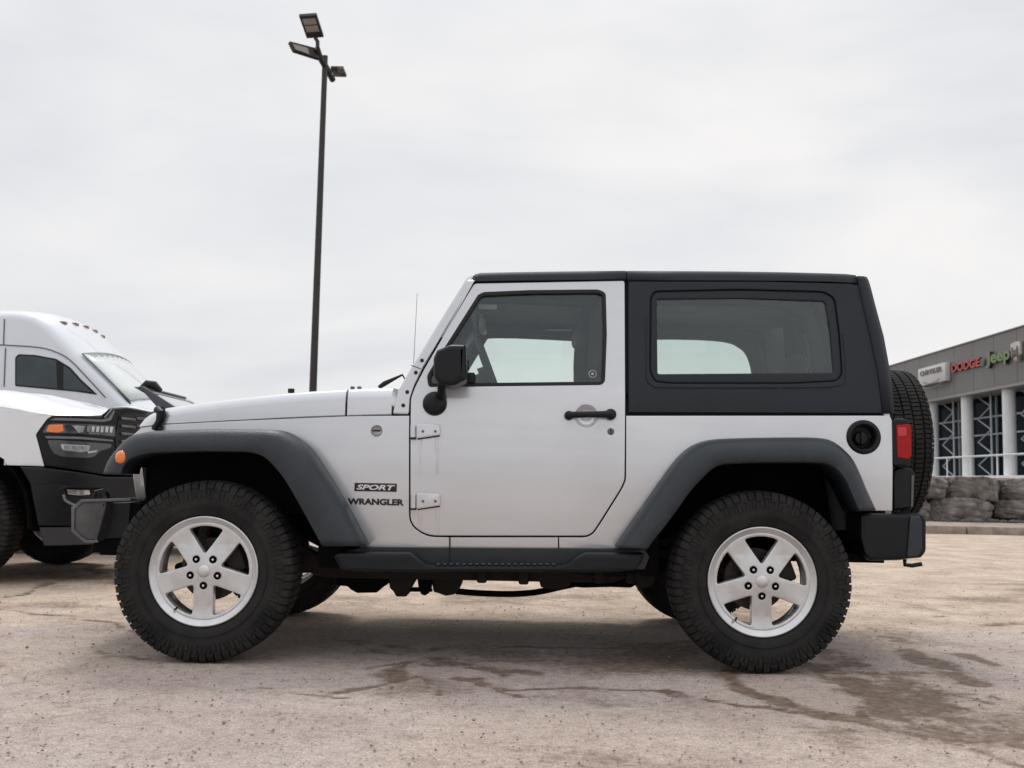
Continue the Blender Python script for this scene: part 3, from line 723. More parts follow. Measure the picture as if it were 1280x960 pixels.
# dark shell behind the gaps
def shell(name, pts, off, th=.01):
    o = panel(name, JS, pts, RUBBER, JEEP, thick=th, off=off, bev=0, step=(.3, .1)); jm(o)
shell('inner_shell', [(430, 524), (512, 516), (513, 494), (540, 492), (780, 484), (786, 512), (1110, 512), (1110, 548), (900, 546), (868, 556), (840, 590), (780, 680), (700, 683), (470, 683), (420, 600), (390, 560), (380, 540)], -.034)
shell('b_pillar_shell', [(774, 352), (792, 352), (792, 492), (774, 492)], -.031)
shell('roof_rail_shell', [(590, 348), (600, 343.5), (1066, 346), (1076, 372), (1066, 372), (1040, 361), (790, 358.5), (600, 361.5), (588, 358)], -.028)
shell('inner_pillar_shell', [(512, 500), (526, 462), (592, 348), (596, 358), (602, 360), (544, 448), (530, 484), (520, 500)], -.030)
# engine bay side under the hood line
o = finish('engine_bay', box_bm(P(190, 530, 4.85).x, P(430, 530, 4.8).x, YC-.60, YC+.60, .62, 1.04), DARK, JEEP)

# fender flares
def flare(outer, inner, name='fender_flare', yo=.937):
    fo_ = smooth_poly(outer, 3); fi_ = smooth_poly(inner, 3); rows = []
    for a, b in zip(fo_, fi_):
        lerp = lambda f: (a[0]*(1-f)+b[0]*f, a[1]*(1-f)+b[1]*f)
        c = P(*lerp(1), YC-yo+.006); b2 = P(*lerp(.93), YC-yo); d = P(*lerp(.62), YC-yo-.001); e2 = P(*lerp(.30), YC-yo+.010); g_ = P(*lerp(.10), YC-yo+.028)
        h_ = P(*a, YC-yo+.055)
        cb = Vector((c.x, YC-.72, c.z)); c0 = Vector((c.x, YC-yo+.03, c.z))
        # inner return follows the arch; the top returns to the body
        yb = YC-.755
        n = Vector((h_.x-c.x, 0, h_.z-c.z)).normalized()
        k = h_+n*.004; k2 = Vector((k.x+n.x*.004, yb, k.z+n.z*.004))
        rows.append([cb, c0, c, b2, d, e2, g_, h_, Vector((k.x, YC-yo+.085, k.z)), k2])
    o = finish(name, loft_bm(rows), FLARE, JEEP, ang=50); solid(o, .004, -1)
    return o
FF = flare(fo, fi); FFR = jm(FF); RF = flare(ro_, ri_); jm(RF)
# dark joint line on top of the flares
for outl in (fo[1:], ro_):
    pts = [P(x, y, YC-HW-.002) for x, y in [(p[0], p[1]) for p in smooth_poly(outl, 3)]]
# wheel wells
def well(inner, xc, name='wheel_liner'):
    pts = smooth_poly(inner, 2); rows = []
    for p in pts:
        c = P(*p, YC-.90); c = Vector((c.x, 0, c.z))
        d = (c-Vector((xc, 0, wz))).normalized()*.012
        rows.append([Vector((c.x+d.x, yy, c.z+d.z)) for yy in (YC-.93, YC-.80, YC-.6, YC-.42)])
    bm = loft_bm(rows)
    back = [bm.verts.new((r[-1].x, YC-.42, r[-1].z)) for r in rows]
    try: bm.faces.new(back)
    except ValueError: pass
    o = finish(name, bm, DARK, JEEP); jm(o)
well(fi[1:], XF); well(ri_, XR)

# marker lamp
u0, v0 = 150.6, 572
Yp = YC-.937
c = P(u0, v0, Yp)
bm = rev_bm([(0, -.020), (.012, -.019), (.022, -.014), (.0285, -.004), (.0285, .02)], 28)
for v in bm.verts: v.co = Vector((v.co.x*.93, v.co.y, v.co.z*1.08))+c+Vector((0, .012, 0))
ML = finish('marker_lamp', bm, AMBER, FF)
jmk = mirror_obj(ML, YC, FFR)

# grille (seen edge-on)
gx = P(161, 560, YC-.66).x
ztop = P(168, 541, YC-.66).z; zbot = P(157, 627, YC-.62).z
GR = Cross(lambda z: gx+.02*(ztop-z)/.3, -1)
slots = [quad(YC+(k-3)*.088-.026, YC+(k-3)*.088+.026, zbot+.10, ztop-.06, .025, 4) for k in range(7)]
g = panel('grille', GR, rnd([(YC-.60, zbot), (YC+.60, zbot), (YC+.68, ztop-.05), (YC+.62, ztop), (YC-.62, ztop), (YC-.68, ztop-.05)], .04, 5), SILVER, JEEP, px=False, holes=slots, thick=.05, bev=.012)
for s in (-1, 1):
    bm = rev_bm([(0, -.01), (.06, -.008), (.085, 0), (.092, .004), (.092, .03)], 28)
    for v in bm.verts: v.co = Vector((gx-.012+v.co.y, YC+s*.44+v.co.x, (zbot+ztop)/2+.03+v.co.z))
    finish('headlight', bm, LENS, g)
# hood latch: bracket + rubber strap
for s in (0, 1):
    parts = []
    A = JS.xyz(*JS.uv(197, 512), .004); B = JS.xyz(*JS.uv(203, 516), .018); C_ = JS.xyz(*JS.uv(201, 527), .022); D = JS.xyz(*JS.uv(196, 536), .012)
    bm = tube_bm([A+Vector((-.004, .01, .0)), A, B, C_, D], [.012, .018, .021, .016, .020], 10)
    tube_bm([JS.xyz(*JS.uv(193, 533), .012), JS.xyz(*JS.uv(203, 537), .012)], .016, 10, bm=bm)
    tube_bm([JS.xyz(*JS.uv(203.5, 509.5), .0), JS.xyz(*JS.uv(206, 520), .012), JS.xyz(*JS.uv(203, 528), .012)], .011, 8, bm=bm)
    o = finish('hood_latch', bm, PLAST, HOOD)
    if s == 0: mirror_obj(o, YC, HOOD)
    break
bm = rev_bm([(0, 0), (.014, 0), (.016, .006), (.015, .02), (0, .022)], 16)
hb = P(364, 489, YC-.52)
for v in bm.verts: v.co = Vector((hb.x+v.co.x, hb.y+v.co.z, hb.z+.012-v.co.y))
finish('hood_bumper', bm, RUBBER, HOOD)
for px in (441, 449.5):
    q = P(px, 484.6, YC-.45); finish('washer_nozzle', box_bm(q.x-.010, q.x+.008, q.y-.012, q.y+.012, q.z-.01, q.z+.006, .003), STEELG, HOOD)
# wipers
for yo_ in (-.50, .10):
    a = P(473.5, 484.5, YC-.5); b = P(503, 468.5, YC-.5); sh = Vector((0, yo_+.5, 0))
    bm = tube_bm([a+sh, a.lerp(b, .25)+sh+Vector((0, 0, .004)), b+sh, b+sh+Vector((.008, .1, -.02)), b+sh+Vector((.01, .4, .03))], [.010, .013, .005, .004, .004], 6)
    finish('wiper', bm, PLAST, JEEP)
# antenna on the far fender
a0 = P(515, 486, YC+.68); a1 = P(521.5, 367, YC+.68); a0.z -= .1
finish('antenna', tube_bm([a0, a0.lerp(a1, .2), a1], [.004, .0022, .0014], 6), STEELG, JEEP)

# bumpers
bx = [(91.5, 634), (101.5, 626), (133.5, 625.5), (132, 636), (121, 677.5), (106, 677.5), (92, 665)]
YBF = YC-.80
BS = Side(YC, lambda x, z: .80)
def slab(name, surf, pts, m, width, parent, bev=.012, px=True, off=0, **kw):
    return panel(name, surf, pts, m, parent, px=px, thick=width, bev=bev, backbev=bev, step=(None, None), off=off, **kw)
FB = slab('front_bumper', BS, rnd(bx, 2, 3), mat('bumper_plastic', (.095, .092, .090), .5, col2=(.04, .041, .042), vscale=9, bump=.15, bscale=150), 1.60, JEEP, bev=.014)
rim_ = [(88.8, 634), (101, 624.5), (163, 622.5), (163, 626), (103, 628), (93, 637), (92.5, 662), (107, 674.8), (122, 674.8), (122, 678.5), (105, 678.5), (88.8, 664)]
o = panel('bumper_lip', Side(YC, lambda x, z: .806), rim_, mat('scuffed_edge', (.14, .145, .15), .45, col2=(.07, .072, .075), vscale=14), FB, thick=.012, bev=.003, step=(None, None)); mirror_obj(o, YC, FB)
slab('bumper_core', Side(YC, lambda x, z: .73), [(118, 629), (163, 628), (160, 672), (116, 674)], RUBBER, 1.46, FB, bev=.006)
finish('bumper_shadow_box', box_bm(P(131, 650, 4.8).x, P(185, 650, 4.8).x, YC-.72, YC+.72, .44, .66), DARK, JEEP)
finish('tow_hook', tube_bm([P(118, 622, YC-.45), P(120, 615, YC-.45), P(128, 613, YC-.45), P(131, 622, YC-.45)], .011, 8), PLAST, FB)
rb = [(1076, 643), (1083, 642), (1154, 642), (1159, 650), (1159, 689), (1153, 697.5), (1138, 698.5), (1126, 700.5), (1089, 701.5), (1081, 693), (1076, 672)]
RBS = Side(YC, lambda x, z: .84)
RB = slab('rear_bumper', RBS, rnd(rb, 3, 3), PLAST, 1.68, JEEP, bev=.016)
o = panel('bumper_end_cap', Side(YC, lambda x, z: .85), rnd([(1138, 645), (1150, 645), (1153, 653), (1153, 688), (1147, 695.5), (1134, 696)], 2), FLARE, RB, thick=.012, bev=.004, step=(None, None)); mirror_obj(o, YC, RB)
finish('tow_hook', tube_bm([P(1131, 699, YC-.5), P(1131, 706, YC-.5), P(1140, 707, YC-.5), P(1152, 705, YC-.5)], .010, 8), PLAST, RB)
# tail lamp
TLS = Side(YC, lambda x, z: .80)
TL = slab('tail_lamp', TLS, rnd([(1116.5, 523), (1133, 523.5), (1137.5, 529), (1139, 580), (1134, 583), (1116.5, 582)], 3), PLAST, .12, JEEP, bev=.008)
slab('red_lens', Side(YC, lambda x, z: .806), rnd([(1120.5, 531), (1137, 530), (1139.5, 535), (1139.8, 570), (1136, 574), (1122, 572)], 1.5), RED, .10, TL, bev=.004)
slab('lens_insert', Side(YC, lambda x, z: .8085), rnd([(1122, 534), (1133, 534), (1133.5, 545), (1122.5, 546)], 1), mat('red_lens_bright', (.50, .008, .012), .25, coat=.5), .02, TL, bev=.002)
mt = mirror_obj(TL, YC, JEEP)
# licence plate bracket
pb_ = [(1117, 600), (1119, 588), (1127, 583.5), (1139, 585), (1145, 592), (1144, 600), (1142, 612), (1141, 636), (1118, 638)]
slab('plate_bracket', Side(YC, lambda x, z: .76), rnd(pb_, 3), PLAST, .30, JEEP, bev=.010)
slab('plate_bracket_edge', Side(YC, lambda x, z: .765), rnd([(1139.5, 594), (1143, 594), (1141.5, 634), (1138.8, 634)], 1), STEELG, .03, JEEP, bev=.002)
# fuel filler: ring, bowl, cap
uf, vf = JS.uv(1079.4, 546.5)
fc = JS.xyz(uf, vf, 0)
bm = rev_bm([(.047, .045), (.050, .006), (.054, -.006), (.060, -.011), (.069, -.010), (.0765, -.003), (.0765, .012)], 40)
for v in bm.verts: v.co += fc
ff_ = finish('fuel_filler', bm, PLAST, JEEP)
bm = rev_bm([(0, .045), (.05, .045)], 32)
for v in bm.verts: v.co += fc
finish('filler_bowl', bm, RUBBER, ff_)
bm = rev_bm([(0, .012), (.026, .014), (.031, .020), (.031, .045)], 28)
for v in bm.verts: v.co += fc+Vector((-.004, 0, -.004))
box_bm(fc.x-.010, fc.x+.002, fc.y+.0, fc.y+.02, fc.z-.032, fc.z+.024, .003, bm=bm)
finish('fuel_cap', bm, PLAST, ff_)

# hardtop
top1 = [(590.5, 351.8, 345.8), (594, 351.6, 342.6), (600, 351.4, 341), (640, 350.7, 340.2), (690, 350.1, 339.4), (740, 349.5, 338.8), (783, 349.0, 338.4)]
top2 = [(784.2, 350.3, 338.6), (850, 350.4, 338.8), (920, 350.5, 339.3), (985, 351, 340.3), (1035, 352, 341.6), (1060, 353, 342.5), (1072, 354, 343.8)]
def roof_rows(st):
    rows = []
    for (px, ly, ty) in st:
        s = JS.uv(px, ly, .006); x = s[0]; zl = s[1]; w = jside(x, zl)+.006
        zt = P(px, ty, YC-w+.04).z; h = max(zt-zl, .012); r = min(h*.75, .032)
        half = [(w-.05, zl), (w, zl), (w-.003, zt-r)] + [(w-.004-r*1.3*(1-math.cos(a)), zt-r+r*math.sin(a)) for a in (R(25), R(50), R(75), R(90))] + [(w-.14, zt+.004), (w*.5, zt+.012), (0, zt+.016)]
        rows.append([(x, YC-y, z) for y, z in half]+[(x, YC+y, z) for y, z in half[-2::-1]])
    return rows
HT = finish('hardtop', loft_bm(roof_rows(top2)), BLACKTOP, JEEP, ang=40); solid(HT, .02)
fp = finish('roof_panel', loft_bm(roof_rows(top1), caps=False), BLACKTOP, JEEP, ang=40); solid(fp, .02)
x0_ = JS.uv(592, 350)[0]; x1_ = JS.uv(1070, 350)[0]; zl_ = JS.uv(900, 352)[1]
finish('headliner', box_bm(x0_+.03, x1_-.02, YC-.62, YC+.62, zl_-.012, zl_+.004), INTERL, HT)
finish('roof_gasket', box_bm(x0_+.01, JS.uv(780, 350)[0], YC-.665, YC-.64, zl_-.03, zl_+.006), RUBBER, HT)
side = [(785.5, 351.5), (957, 351.7), (1062, 354.3), (1073.5, 357), (1080, 385), (1088, 420), (1098, 468), (1103.5, 516.5), (785.5, 515.5)]
hw_ = [(812.5, 372, 6), (818, 363.5, 7), (924, 361.2, 0), (1030, 364, 8), (1044, 372, 8), (1050, 418, 0), (1053.5, 468, 8), (1046, 477, 8), (990, 480, 0), (842, 480, 0), (818, 478, 8), (811.5, 464, 8)]
hwo = rnd(hw_, 6, 4)
S = panel('hardtop_side', JS, side, BLACKTOP, HT, holes=[hwo], thick=.03, off=.004, bev=.005, step=(.2, .06)); SM = mirror_obj(S, YC, HT)
glz = [(821, 374, 2), (924, 372.7, 0), (1031.5, 376.5, 4), (1038, 418, 0), (1042, 466, 3), (822, 467.6, 3)]
fr = panel('window_frame', JS, shrink(hwo, 1.6), BLACKTOP, S, holes=[rnd(glz, 3, 3)], thick=.022, off=-.003, bev=.005); f2 = mirror_obj(fr, YC, SM)
o = panel('window_gasket', JS, shrink(hwo, -.5), RUBBER, S, holes=[shrink(hwo, 4)], thick=.01, off=-.012, bev=0); mirror_obj(o, YC, SM)
gq = panel('window', JS, rnd(glz, 3, 3), glass_mat('quarter_glass', (.88, .92, .905), 1.1), S, thick=.004, off=-.012, bev=0); mirror_obj(gq, YC, SM)
lin = panel('side_lining', JS, [(788, 353), (1060, 356), (1071, 358), (1098, 500), (1098, 512), (788, 512)], INTERL, S, holes=[shrink(hwo, -2)], thick=.006, off=-.036, bev=.001, step=(.2, .08)); mirror_obj(lin, YC, SM)
# moulded lip below the window groove
lip = [JS.xyz(*JS.uv(x, y, .006), .005) for x, y in smooth_poly([(808.5, 395), (808.5, 466), (816, 481.5), (842, 484), (990, 484), (1048, 481.5), (1057.5, 468), (1054, 418)], 4)]
o = finish('window_lip', tube_bm(lip, .0035, 8), BLACKTOP, S)
# rounded rear corner of the hardtop and the rear face with its glass
cor = [(1071.5, 345.5, 1079.5, 346.5), (1072.5, 350, 1082, 348.5), (1074, 358, 1084.5, 354), (1080, 385, 1091.5, 384), (1088, 420, 1101, 419), (1098, 468, 1109.5, 466), (1103.5, 516.5, 1113.8, 517)]
rows = []; zs_, xb_ = [], []
for (cx_, cy_, bx_, by_) in cor:
    s = JS.uv(cx_, cy_, .004); z = s[1]; w = jside(s[0], z)+.004
    xb = P(bx_, by_, YC-w+.07).x; zs_.append(z); xb_.append(xb)
    half = [(s[0]-.002, w), (s[0]+(xb-s[0])*.55, w-.006), (s[0]+(xb-s[0])*.88, w-.024), (xb, w-.06), (xb+.008, w-.13)]
    rows.append([(x, YC-y, z) for x, y in half])
zs_ = zs_[::-1]; xb_ = xb_[::-1]
rc = finish('hardtop_corner', loft_bm(rows), BLACKTOP, HT, ang=60); solid(rc, .012, 0); mirror_obj(rc, YC, HT)
def rbx(z): return float(np.interp(z, zs_, xb_))+.008
RS = Cross(rbx, 1)
zb0, zb1 = min(zs_), max(zs_)
wr = panel('hardtop_rear', RS, quad(YC-.60, YC+.60, zb0, zb1-.004, .01), BLACKTOP, HT, px=False, holes=[quad(YC-.5, YC+.5, zb0+.06, zb1-.10, .06)], thick=.03, bev=.006, step=(None, .08))
panel('rear_window', RS, quad(YC-.51, YC+.51, zb0+.05, zb1-.09, .06), GLASSW, wr, px=False, thick=.004, off=-.012, bev=0, step=(None, .08))
# tub rear face + tailgate
xr_ = JS.uv(1115, 560)[0]
finish('tailgate', box_bm(xr_-.03, xr_, YC-.78, YC+.78, .52, 1.15, .008), SILVER, JEEP)
# spare wheel on the tailgate
sx0 = P(1108, 555, YC).x; sx1 = P(1167, 555, YC-.36).x; sx0 = sx1-.25
SP = copy_tree(w0, JEEP); SP.name = 'spare_wheel'
SP.location = ((sx0+sx1)/2, .0, P(1135, 462, YC).z-.400); SP.rotation_euler = (0, 0, R(90))
for ch in list(SP.children):
    if ch.name.startswith('tyre'):
        bm = tyre_bm(road=True, sp=104, w=.25, ro=.40); n_ = finish('tyre', bm, TYRE, SP, local=True, ang=30); 
        bpy.data.objects.remove(ch)
finish('spare_carrier', box_bm(xr_, xr_+.16, YC-.1, YC+.1, SP.location.z-.1, SP.location.z+.1, .02), PLAST, JEEP)

# side step
st_ = [(416, 694.5), (423, 690.8), (512, 691.3), (522, 698), (533, 705.5), (545, 707), (700, 707), (710, 705), (721, 697), (732, 691.8), (806, 692), (803, 702), (794, 713.5), (760, 716), (460, 716), (426, 713)]
SSF = Side(YC, lambda x, z: .90)
o = panel('side_step', SSF, rnd(st_, 2.5, 3), PLAST, JEEP, thick=.10, bev=.014, backbev=.01, step=(None, None)); STEP = o
o2 = mirror_obj(o, YC, JEEP)
bm = bmesh.new()
for k in range(19):
    a = P(548+k*8.0, 705.2, YC-.885); box_bm(a.x-.0085, a.x+.0085, a.y-.012, a.y+.03, a.z-.006, a.z+.0045, .003, 1, bm=bm)
finish('step_tread', bm, FLARE, STEP)
o = panel('rocker_moulding', Side(YC, lambda x, z: .800), [(455, 683.8), (806, 686.5), (812, 696), (806, 712), (430, 712), (420, 698), (425, 690)], mat('rocker_plastic', (.017, .020, .024), .45, col2=(.009, .011, .014), vscale=9), JEEP, thick=.05, bev=.004, step=(None, None)); jm(o)
finish('rocker_seam', tube_bm([P(562, 672, YC-.80), P(562, 702, YC-.803)], .0022, 6), RUBBER, o)
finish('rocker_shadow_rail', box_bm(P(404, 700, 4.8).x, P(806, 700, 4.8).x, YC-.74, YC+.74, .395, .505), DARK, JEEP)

RUN = bpy.data.materials.new('rust_run'); RUN.use_nodes = True; _t = RUN.node_tree; _b = _t.nodes['Principled BSDF']; _b.inputs['Base Color'].default_value = (.36, .24, .17, 1); _b.inputs['Roughness'].default_value = .7
_n = N(_t, 'ShaderNodeTexNoise'); _n.inputs['Scale'].default_value = 60; _c = N(_t, 'ShaderNodeTexCoord'); _m = N(_t, 'ShaderNodeMapping'); _m.inputs['Scale'].default_value = (3, 1, .25)
_t.links.new(_c.outputs['Object'], _m.inputs['Vector']); _t.links.new(_m.outputs[0], _n.inputs['Vector']); _q = N(_t, 'ShaderNodeMapRange'); _q.inputs['From Min'].default_value = .4; _q.inputs['From Max'].default_value = .75; _q.inputs['To Max'].default_value = .075
_t.links.new(_n.outputs['Fac'], _q.inputs['Value']); _t.links.new(_q.outputs[0], _b.inputs['Alpha'])
# door furniture
def on(px, py, off=0): return JS.xyz(*JS.uv(px, py), off)
bmr = rev_bm([(0, .030), (.022, .028), (.038, .020), (.047, .010), (.0515, .002), (.0525, .004), (.0525, .012)], 36)
dc = on(733, 520)
for v in bmr.verts: v.co += dc
hd = finish('handle_dish', bmr, SILVER, DOOR)
hp = [on(710, 519.5, .016), on(716, 519, .028), on(735, 518.6, .032), on(755, 518.4, .030), on(763, 518.3, .022)]
bm = tube_bm(hp, [.017, .0145, .0135, .0155, .019], 14)
for (px, py, rr) in ((711, 519.5, .0205), (763, 518.2, .0255)):
    b2 = rev_bm([(0, -.030), (rr*.6, -.030), (rr*.9, -.025), (rr, -.016), (rr, .01)], 24); q = on(px, py)
    for v in b2.verts: v.co += q
    bm = join_bm(bm, b2)
H = finish('door_handle', bm, PLAST, DOOR); 
b2 = rev_bm([(.006, -.0325), (.011, -.0325), (.012, -.030)], 20)
for v in b2.verts: v.co += on(763, 518.2)
finish('lock_button', b2, FLARE, H)
b2 = rev_bm([(0, -.004), (.012, -.004), (.0155, -.001), (.0155, .004)], 20)
lk = on(763.5, 539.5)
for v in b2.verts: v.co += lk
LK = finish('door_lock', b2, STEELG, DOOR)
finish('keyhole', box_bm(lk.x-.0022, lk.x+.0022, lk.y-.0055, lk.y, lk.z-.009, lk.z+.010, 0), RUBBER, LK)
mirror_obj(H, YC, DOORF)
for (y0, y1) in ((527.5, 549), (613.5, 637)):
    hy = (y0+y1)/2
    leaf = [(521, y0+2), (550, y0+3.5), (550.5, y1-5), (521, y1-.5)]
    bm = panel_bm(JS, [JS.uv(*p) for p in rnd(leaf, 2.5, 3)], thick=.012, off=.016, bev=.005, step=(None, None))
    b2 = tube_bm([on(516.5, y0+5, .010), on(516.5, y1-.5, .010)], .012, 12)
    hg = finish('door_hinge', join_bm(bm, b2), SILVER, DOOR, ang=30)
    finish('hinge_pin', tube_bm([on(516.5, y1-2.2, .010), on(516.5, y1+.2, .010)], .0135, 12), RUBBER, hg)
    finish('hinge_shadow_gap', tube_bm([on(522, y1, .004), on(550, y1-4, .004)], .0028, 6), RUBBER, hg)
    for bxp in (529, 544.5):
        b3 = rev_bm([(0, -.0045), (.0045, -.0045), (.0065, 0)], 8); q = on(bxp, hy+1.2, .016)
        for v in b3.verts: v.co += q
        finish('hinge_bolt', b3, STEELG, hg)
    for (xa, xb2) in ((522.5, 528.0), (543.5, 550.5)):
        yb2 = y1+ (32 if y0 > 600 else 44)
        pp = [(xa, y1-2), (xb2, y1-2), (xb2-.8, yb2), (xa+.6, yb2)]
        finish('rust_run', panel_bm(JS, [JS.uv(*p) for p in pp], thick=.0006, off=.0008, bev=0, step=(None, .05)), RUN, DOOR)
# mirror
mo = Vector((0, -.10, 0))
mh = [(541.5, 447), (546, 437, 2), (563, 430, 4), (582, 430.5, 3), (583, 474, 3), (566, 482.5, 4), (549, 480, 4), (541.5, 470, 4)]
MS = Side(YC, lambda x, z: .99)
MR = panel('wing_mirror', MS, rnd(mh, 3, 4), PLAST, DOOR, thick=.19, bev=.022, backbev=.018, step=(None, None), seg=4)
mb = tube_bm([on(552.5, 496, .02), P(552, 489, YC-.84), P(552, 478, YC-.87)], [.022, .019, .019], 14)
finish('mirror_arm', mb, PLAST, MR)
bm = rev_bm([(0, -.036), (.028, -.034), (.046, -.024), (.0535, -.010), (.055, .002)], 36); q = on(543.5, 504.6)
for v in bm.verts: v.co += q
finish('mirror_base', bm, PLAST, MR)
panel('mirror_glass', Cross(lambda z: P(583, 455, YC-.95).x, 1), quad(YC-.97, YC-.82, P(570, 476, YC-.95).z, P(570, 434, YC-.95).z, .02), mat('mirror_silver', (.6, .63, .65), .04, 1.0), MR, px=False, thick=.004, off=-.004, bev=.001)
finish('mirror_bracket', box_bm(P(581, 470, YC-.78).x, P(594, 470, YC-.78).x, YC-.80, YC-.755, P(590, 478, YC-.78).z, P(590, 466, YC-.78).z, .008), PLAST, MR)
bm_ = mirror_obj(MR, YC, DOORF); bm_.name = 'wing_mirror'
# lettering and badges
def uvspan(x0, y0, x1, y1):
    a = JS.uv(x0, y1); b = JS.uv(x1, y0); return a[0], a[1], b[0]-a[0], b[1]-a[1]
FP = bpy.data.objects['fender_panel']
BLK = mat('badge_black', (.008, .008, .009), .35)
u, v, w, h = uvspan(443, 604.5, 496, 613.8)
finish('badge_plate', panel_bm(JS, [(u, v), (u+w, v), (u+w, v+h), (u, v+h)], thick=.003, off=.0022, bev=.0006, step=(None, None)), BLK, FP)
u, v, w, h = uvspan(445.5, 606.4, 494, 612)
finish('badge_lettering', text_bm('SPORT', JS, u, v, w, h, .0018, .0012, bold=.035, shear=.25), mat('badge_silver', (.7, .7, .72), .35, .3), FP, smooth=False)
u, v, w, h = uvspan(434.5, 624, 505, 630.6)
finish('model_lettering', text_bm('WRANGLER', JS, u, v, w, h, .0, .003, bold=.045), BLK, FP, smooth=False)
q = on(471, 538.5)
bm = rev_bm([(0, -.0015), (.019, -.0015), (.021, -.003), (.0255, -.003), (.027, 0)], 32)
for v_ in bm.verts: v_.co += q
BD = finish('round_badge', bm, mat('badge_grey', (.33, .33, .33), .4, .5, var=.3, vscale=60), FP)
finish('badge_bar', box_bm(q.x-.017, q.x+.017, q.y-.0038, q.y, q.z-.003, q.z+.004, 0), BLK, BD)
bm = rev_bm([(.0195, -.0035), (.0215, -.0035)], 32)
for v_ in bm.verts: v_.co += q
finish('badge_ring', bm, BLK, BD)
# rust weeping and water runs below the hinges: thin stains in the paint film
# interior
fl = box_bm(P(430, 650, 4.9).x, xr_-.02, YC-.733, YC+.733, .461, .50); finish('floor_pan', fl, DARK, JEEP)
finish('firewall', box_bm(P(500, 600, 4.9).x, P(506, 600, 4.9).x, YC-.727, YC+.727, .47, 1.13), DARK, JEEP)
bm = panel_bm(Side(YC, lambda x, z: .66), [JS.uv(*p) for p in rnd([(512, 500), (530, 488), (560, 484.5), (572, 492), (575, 560), (512, 560)], 6)], thick=1.32, off=0, bev=.02, backbev=.02, step=(None, None))
finish('dashboard', bm, INTER, JEEP)
bm = bmesh.new()
# steering wheel: torus tilted, seen nearly edge-on
sc_ = P(613.5, 471, YC-.37); ax = Vector((.93, 0, .36)).normalized(); e1 = Vector((0, 1, 0)); e2_ = ax.cross(e1)
ring = [sc_+(e1*math.cos(t*math.pi/20)+e2_*math.sin(t*math.pi/20))*.185 for t in range(41)]
tube_bm(ring, .0175, 8, bm=bm, caps=False)
for t in (0, 20, 30): tube_bm([sc_, ring[t]], .014, 6, bm=bm)
tube_bm([sc_-ax*.02, sc_-ax*.35], .035, 8, bm=bm); tube_bm([sc_+ax*.02, sc_-ax*.05], .06, 12, bm=bm)
finish('steering_wheel', bm, INTER, JEEP)
def seat(xc, yc, w=.48):
    s = empty('seat', (xc, yc-YC, .5), JEEP)
    finish('seat_cushion', box_bm(-.27, .25, -w/2, w/2, .18, .34, .05, 3), SEAT, s, local=True)
    bm = box_bm(-.06, .08, -w/2+.02, w/2-.02, 0, .60, .05, 3)
    bmesh.ops.rotate(bm, verts=bm.verts, cent=(0, 0, 0), matrix=Matrix.Rotation(R(14), 3, 'Y'))
    for v in bm.verts: v.co += Vector((.27, 0, .28))
    finish('seat_back', bm, SEAT, s, local=True)
    bm = box_bm(-.05, .05, -.13, .13, 0, .19, .04, 3)
    bmesh.ops.rotate(bm, verts=bm.verts, cent=(0, 0, 0), matrix=Matrix.Rotation(R(8), 3, 'Y'))
    for v in bm.verts: v.co += Vector((.45, 0, .86))
    tube_bm([(.41, -.05, .82), (.44, -.05, .9)], .008, 6, bm=bm); tube_bm([(.41, .05, .82), (.44, .05, .9)], .008, 6, bm=bm)
    finish('headrest', bm, SEAT, s, local=True)
    return s
sxx = P(789, 560, YC-.36).x-.45
seat(sxx, YC-.36); seat(sxx, YC+.36)
rs_ = seat(P(905, 560, YC).x-.1, YC, .95); rs_.location.z = .42
# padded sport bar
bxp = P(752, 420, YC-.58).x
zroof = zl_-.05
for s in (-1, 1):
    y = YC+s*.585
    xe = P(949, 440, YC+.585).x
    pts = smooth_poly([(bxp+.02, y-s*-.06, .55), (bxp, y, 1.1), (bxp-.01, y, zroof-.12), (bxp+.06, y, zroof-.02), (bxp+.3, y, zroof), (xe-.26, y, zroof), (xe-.09, y, zroof-.045), (xe-.01, y, zroof-.16), (xe+.02, y, zroof-.40), (xe+.10, y, .6)], 4)
    finish('sport_bar', tube_bm(pts, .05, 10), INTER, JEEP)
    ptsf = smooth_poly([(bxp, y, zroof-.04), (P(620, 400, y).x, y, zroof-.03), (wsx(zroof-.08)+.07, y*1.0, zroof-.08), (wsx(1.3)+.07, y, 1.3)], 4)
    finish('header_bar', tube_bm(ptsf, .028, 8), INTER, JEEP)
finish('cross_bar', tube_bm([(bxp, YC-.58, zroof-.05), (bxp, YC+.58, zroof-.05)], .045, 10), INTER, JEEP)
finish('sound_bar', box_bm(bxp-.08, bxp+.08, YC-.50, YC+.50, zroof-.13, zroof-.01, .03), INTER, JEEP)
rm = P(604.5, 408.5, YC-.03)
finish('rear_view_mirror', box_bm(rm.x-.02, rm.x+.015, rm.y-.11, rm.y+.11, rm.z-.03, rm.z+.032, .012), mat('mirror_back', (.32, .34, .35), .4), JEEP)
vz = P(609, 383, YC-.33)
finish('sun_visor', box_bm(wsx(vz.z)+.06, wsx(vz.z)+.22, YC-.56, YC-.10, vz.z-.005, vz.z+.012, .006), mat('visor_cloth', (.12, .125, .13), .8), JEEP)
vl = P(609, 383.5, YC-.6); finish('visor_label', box_bm(P(598, 383, YC-.6).x, P(621, 383, YC-.6).x, YC-.60, YC-.598, vl.z-.011, vl.z+.011, .0), mat('label_grey', (.5, .52, .5), .5), JEEP)

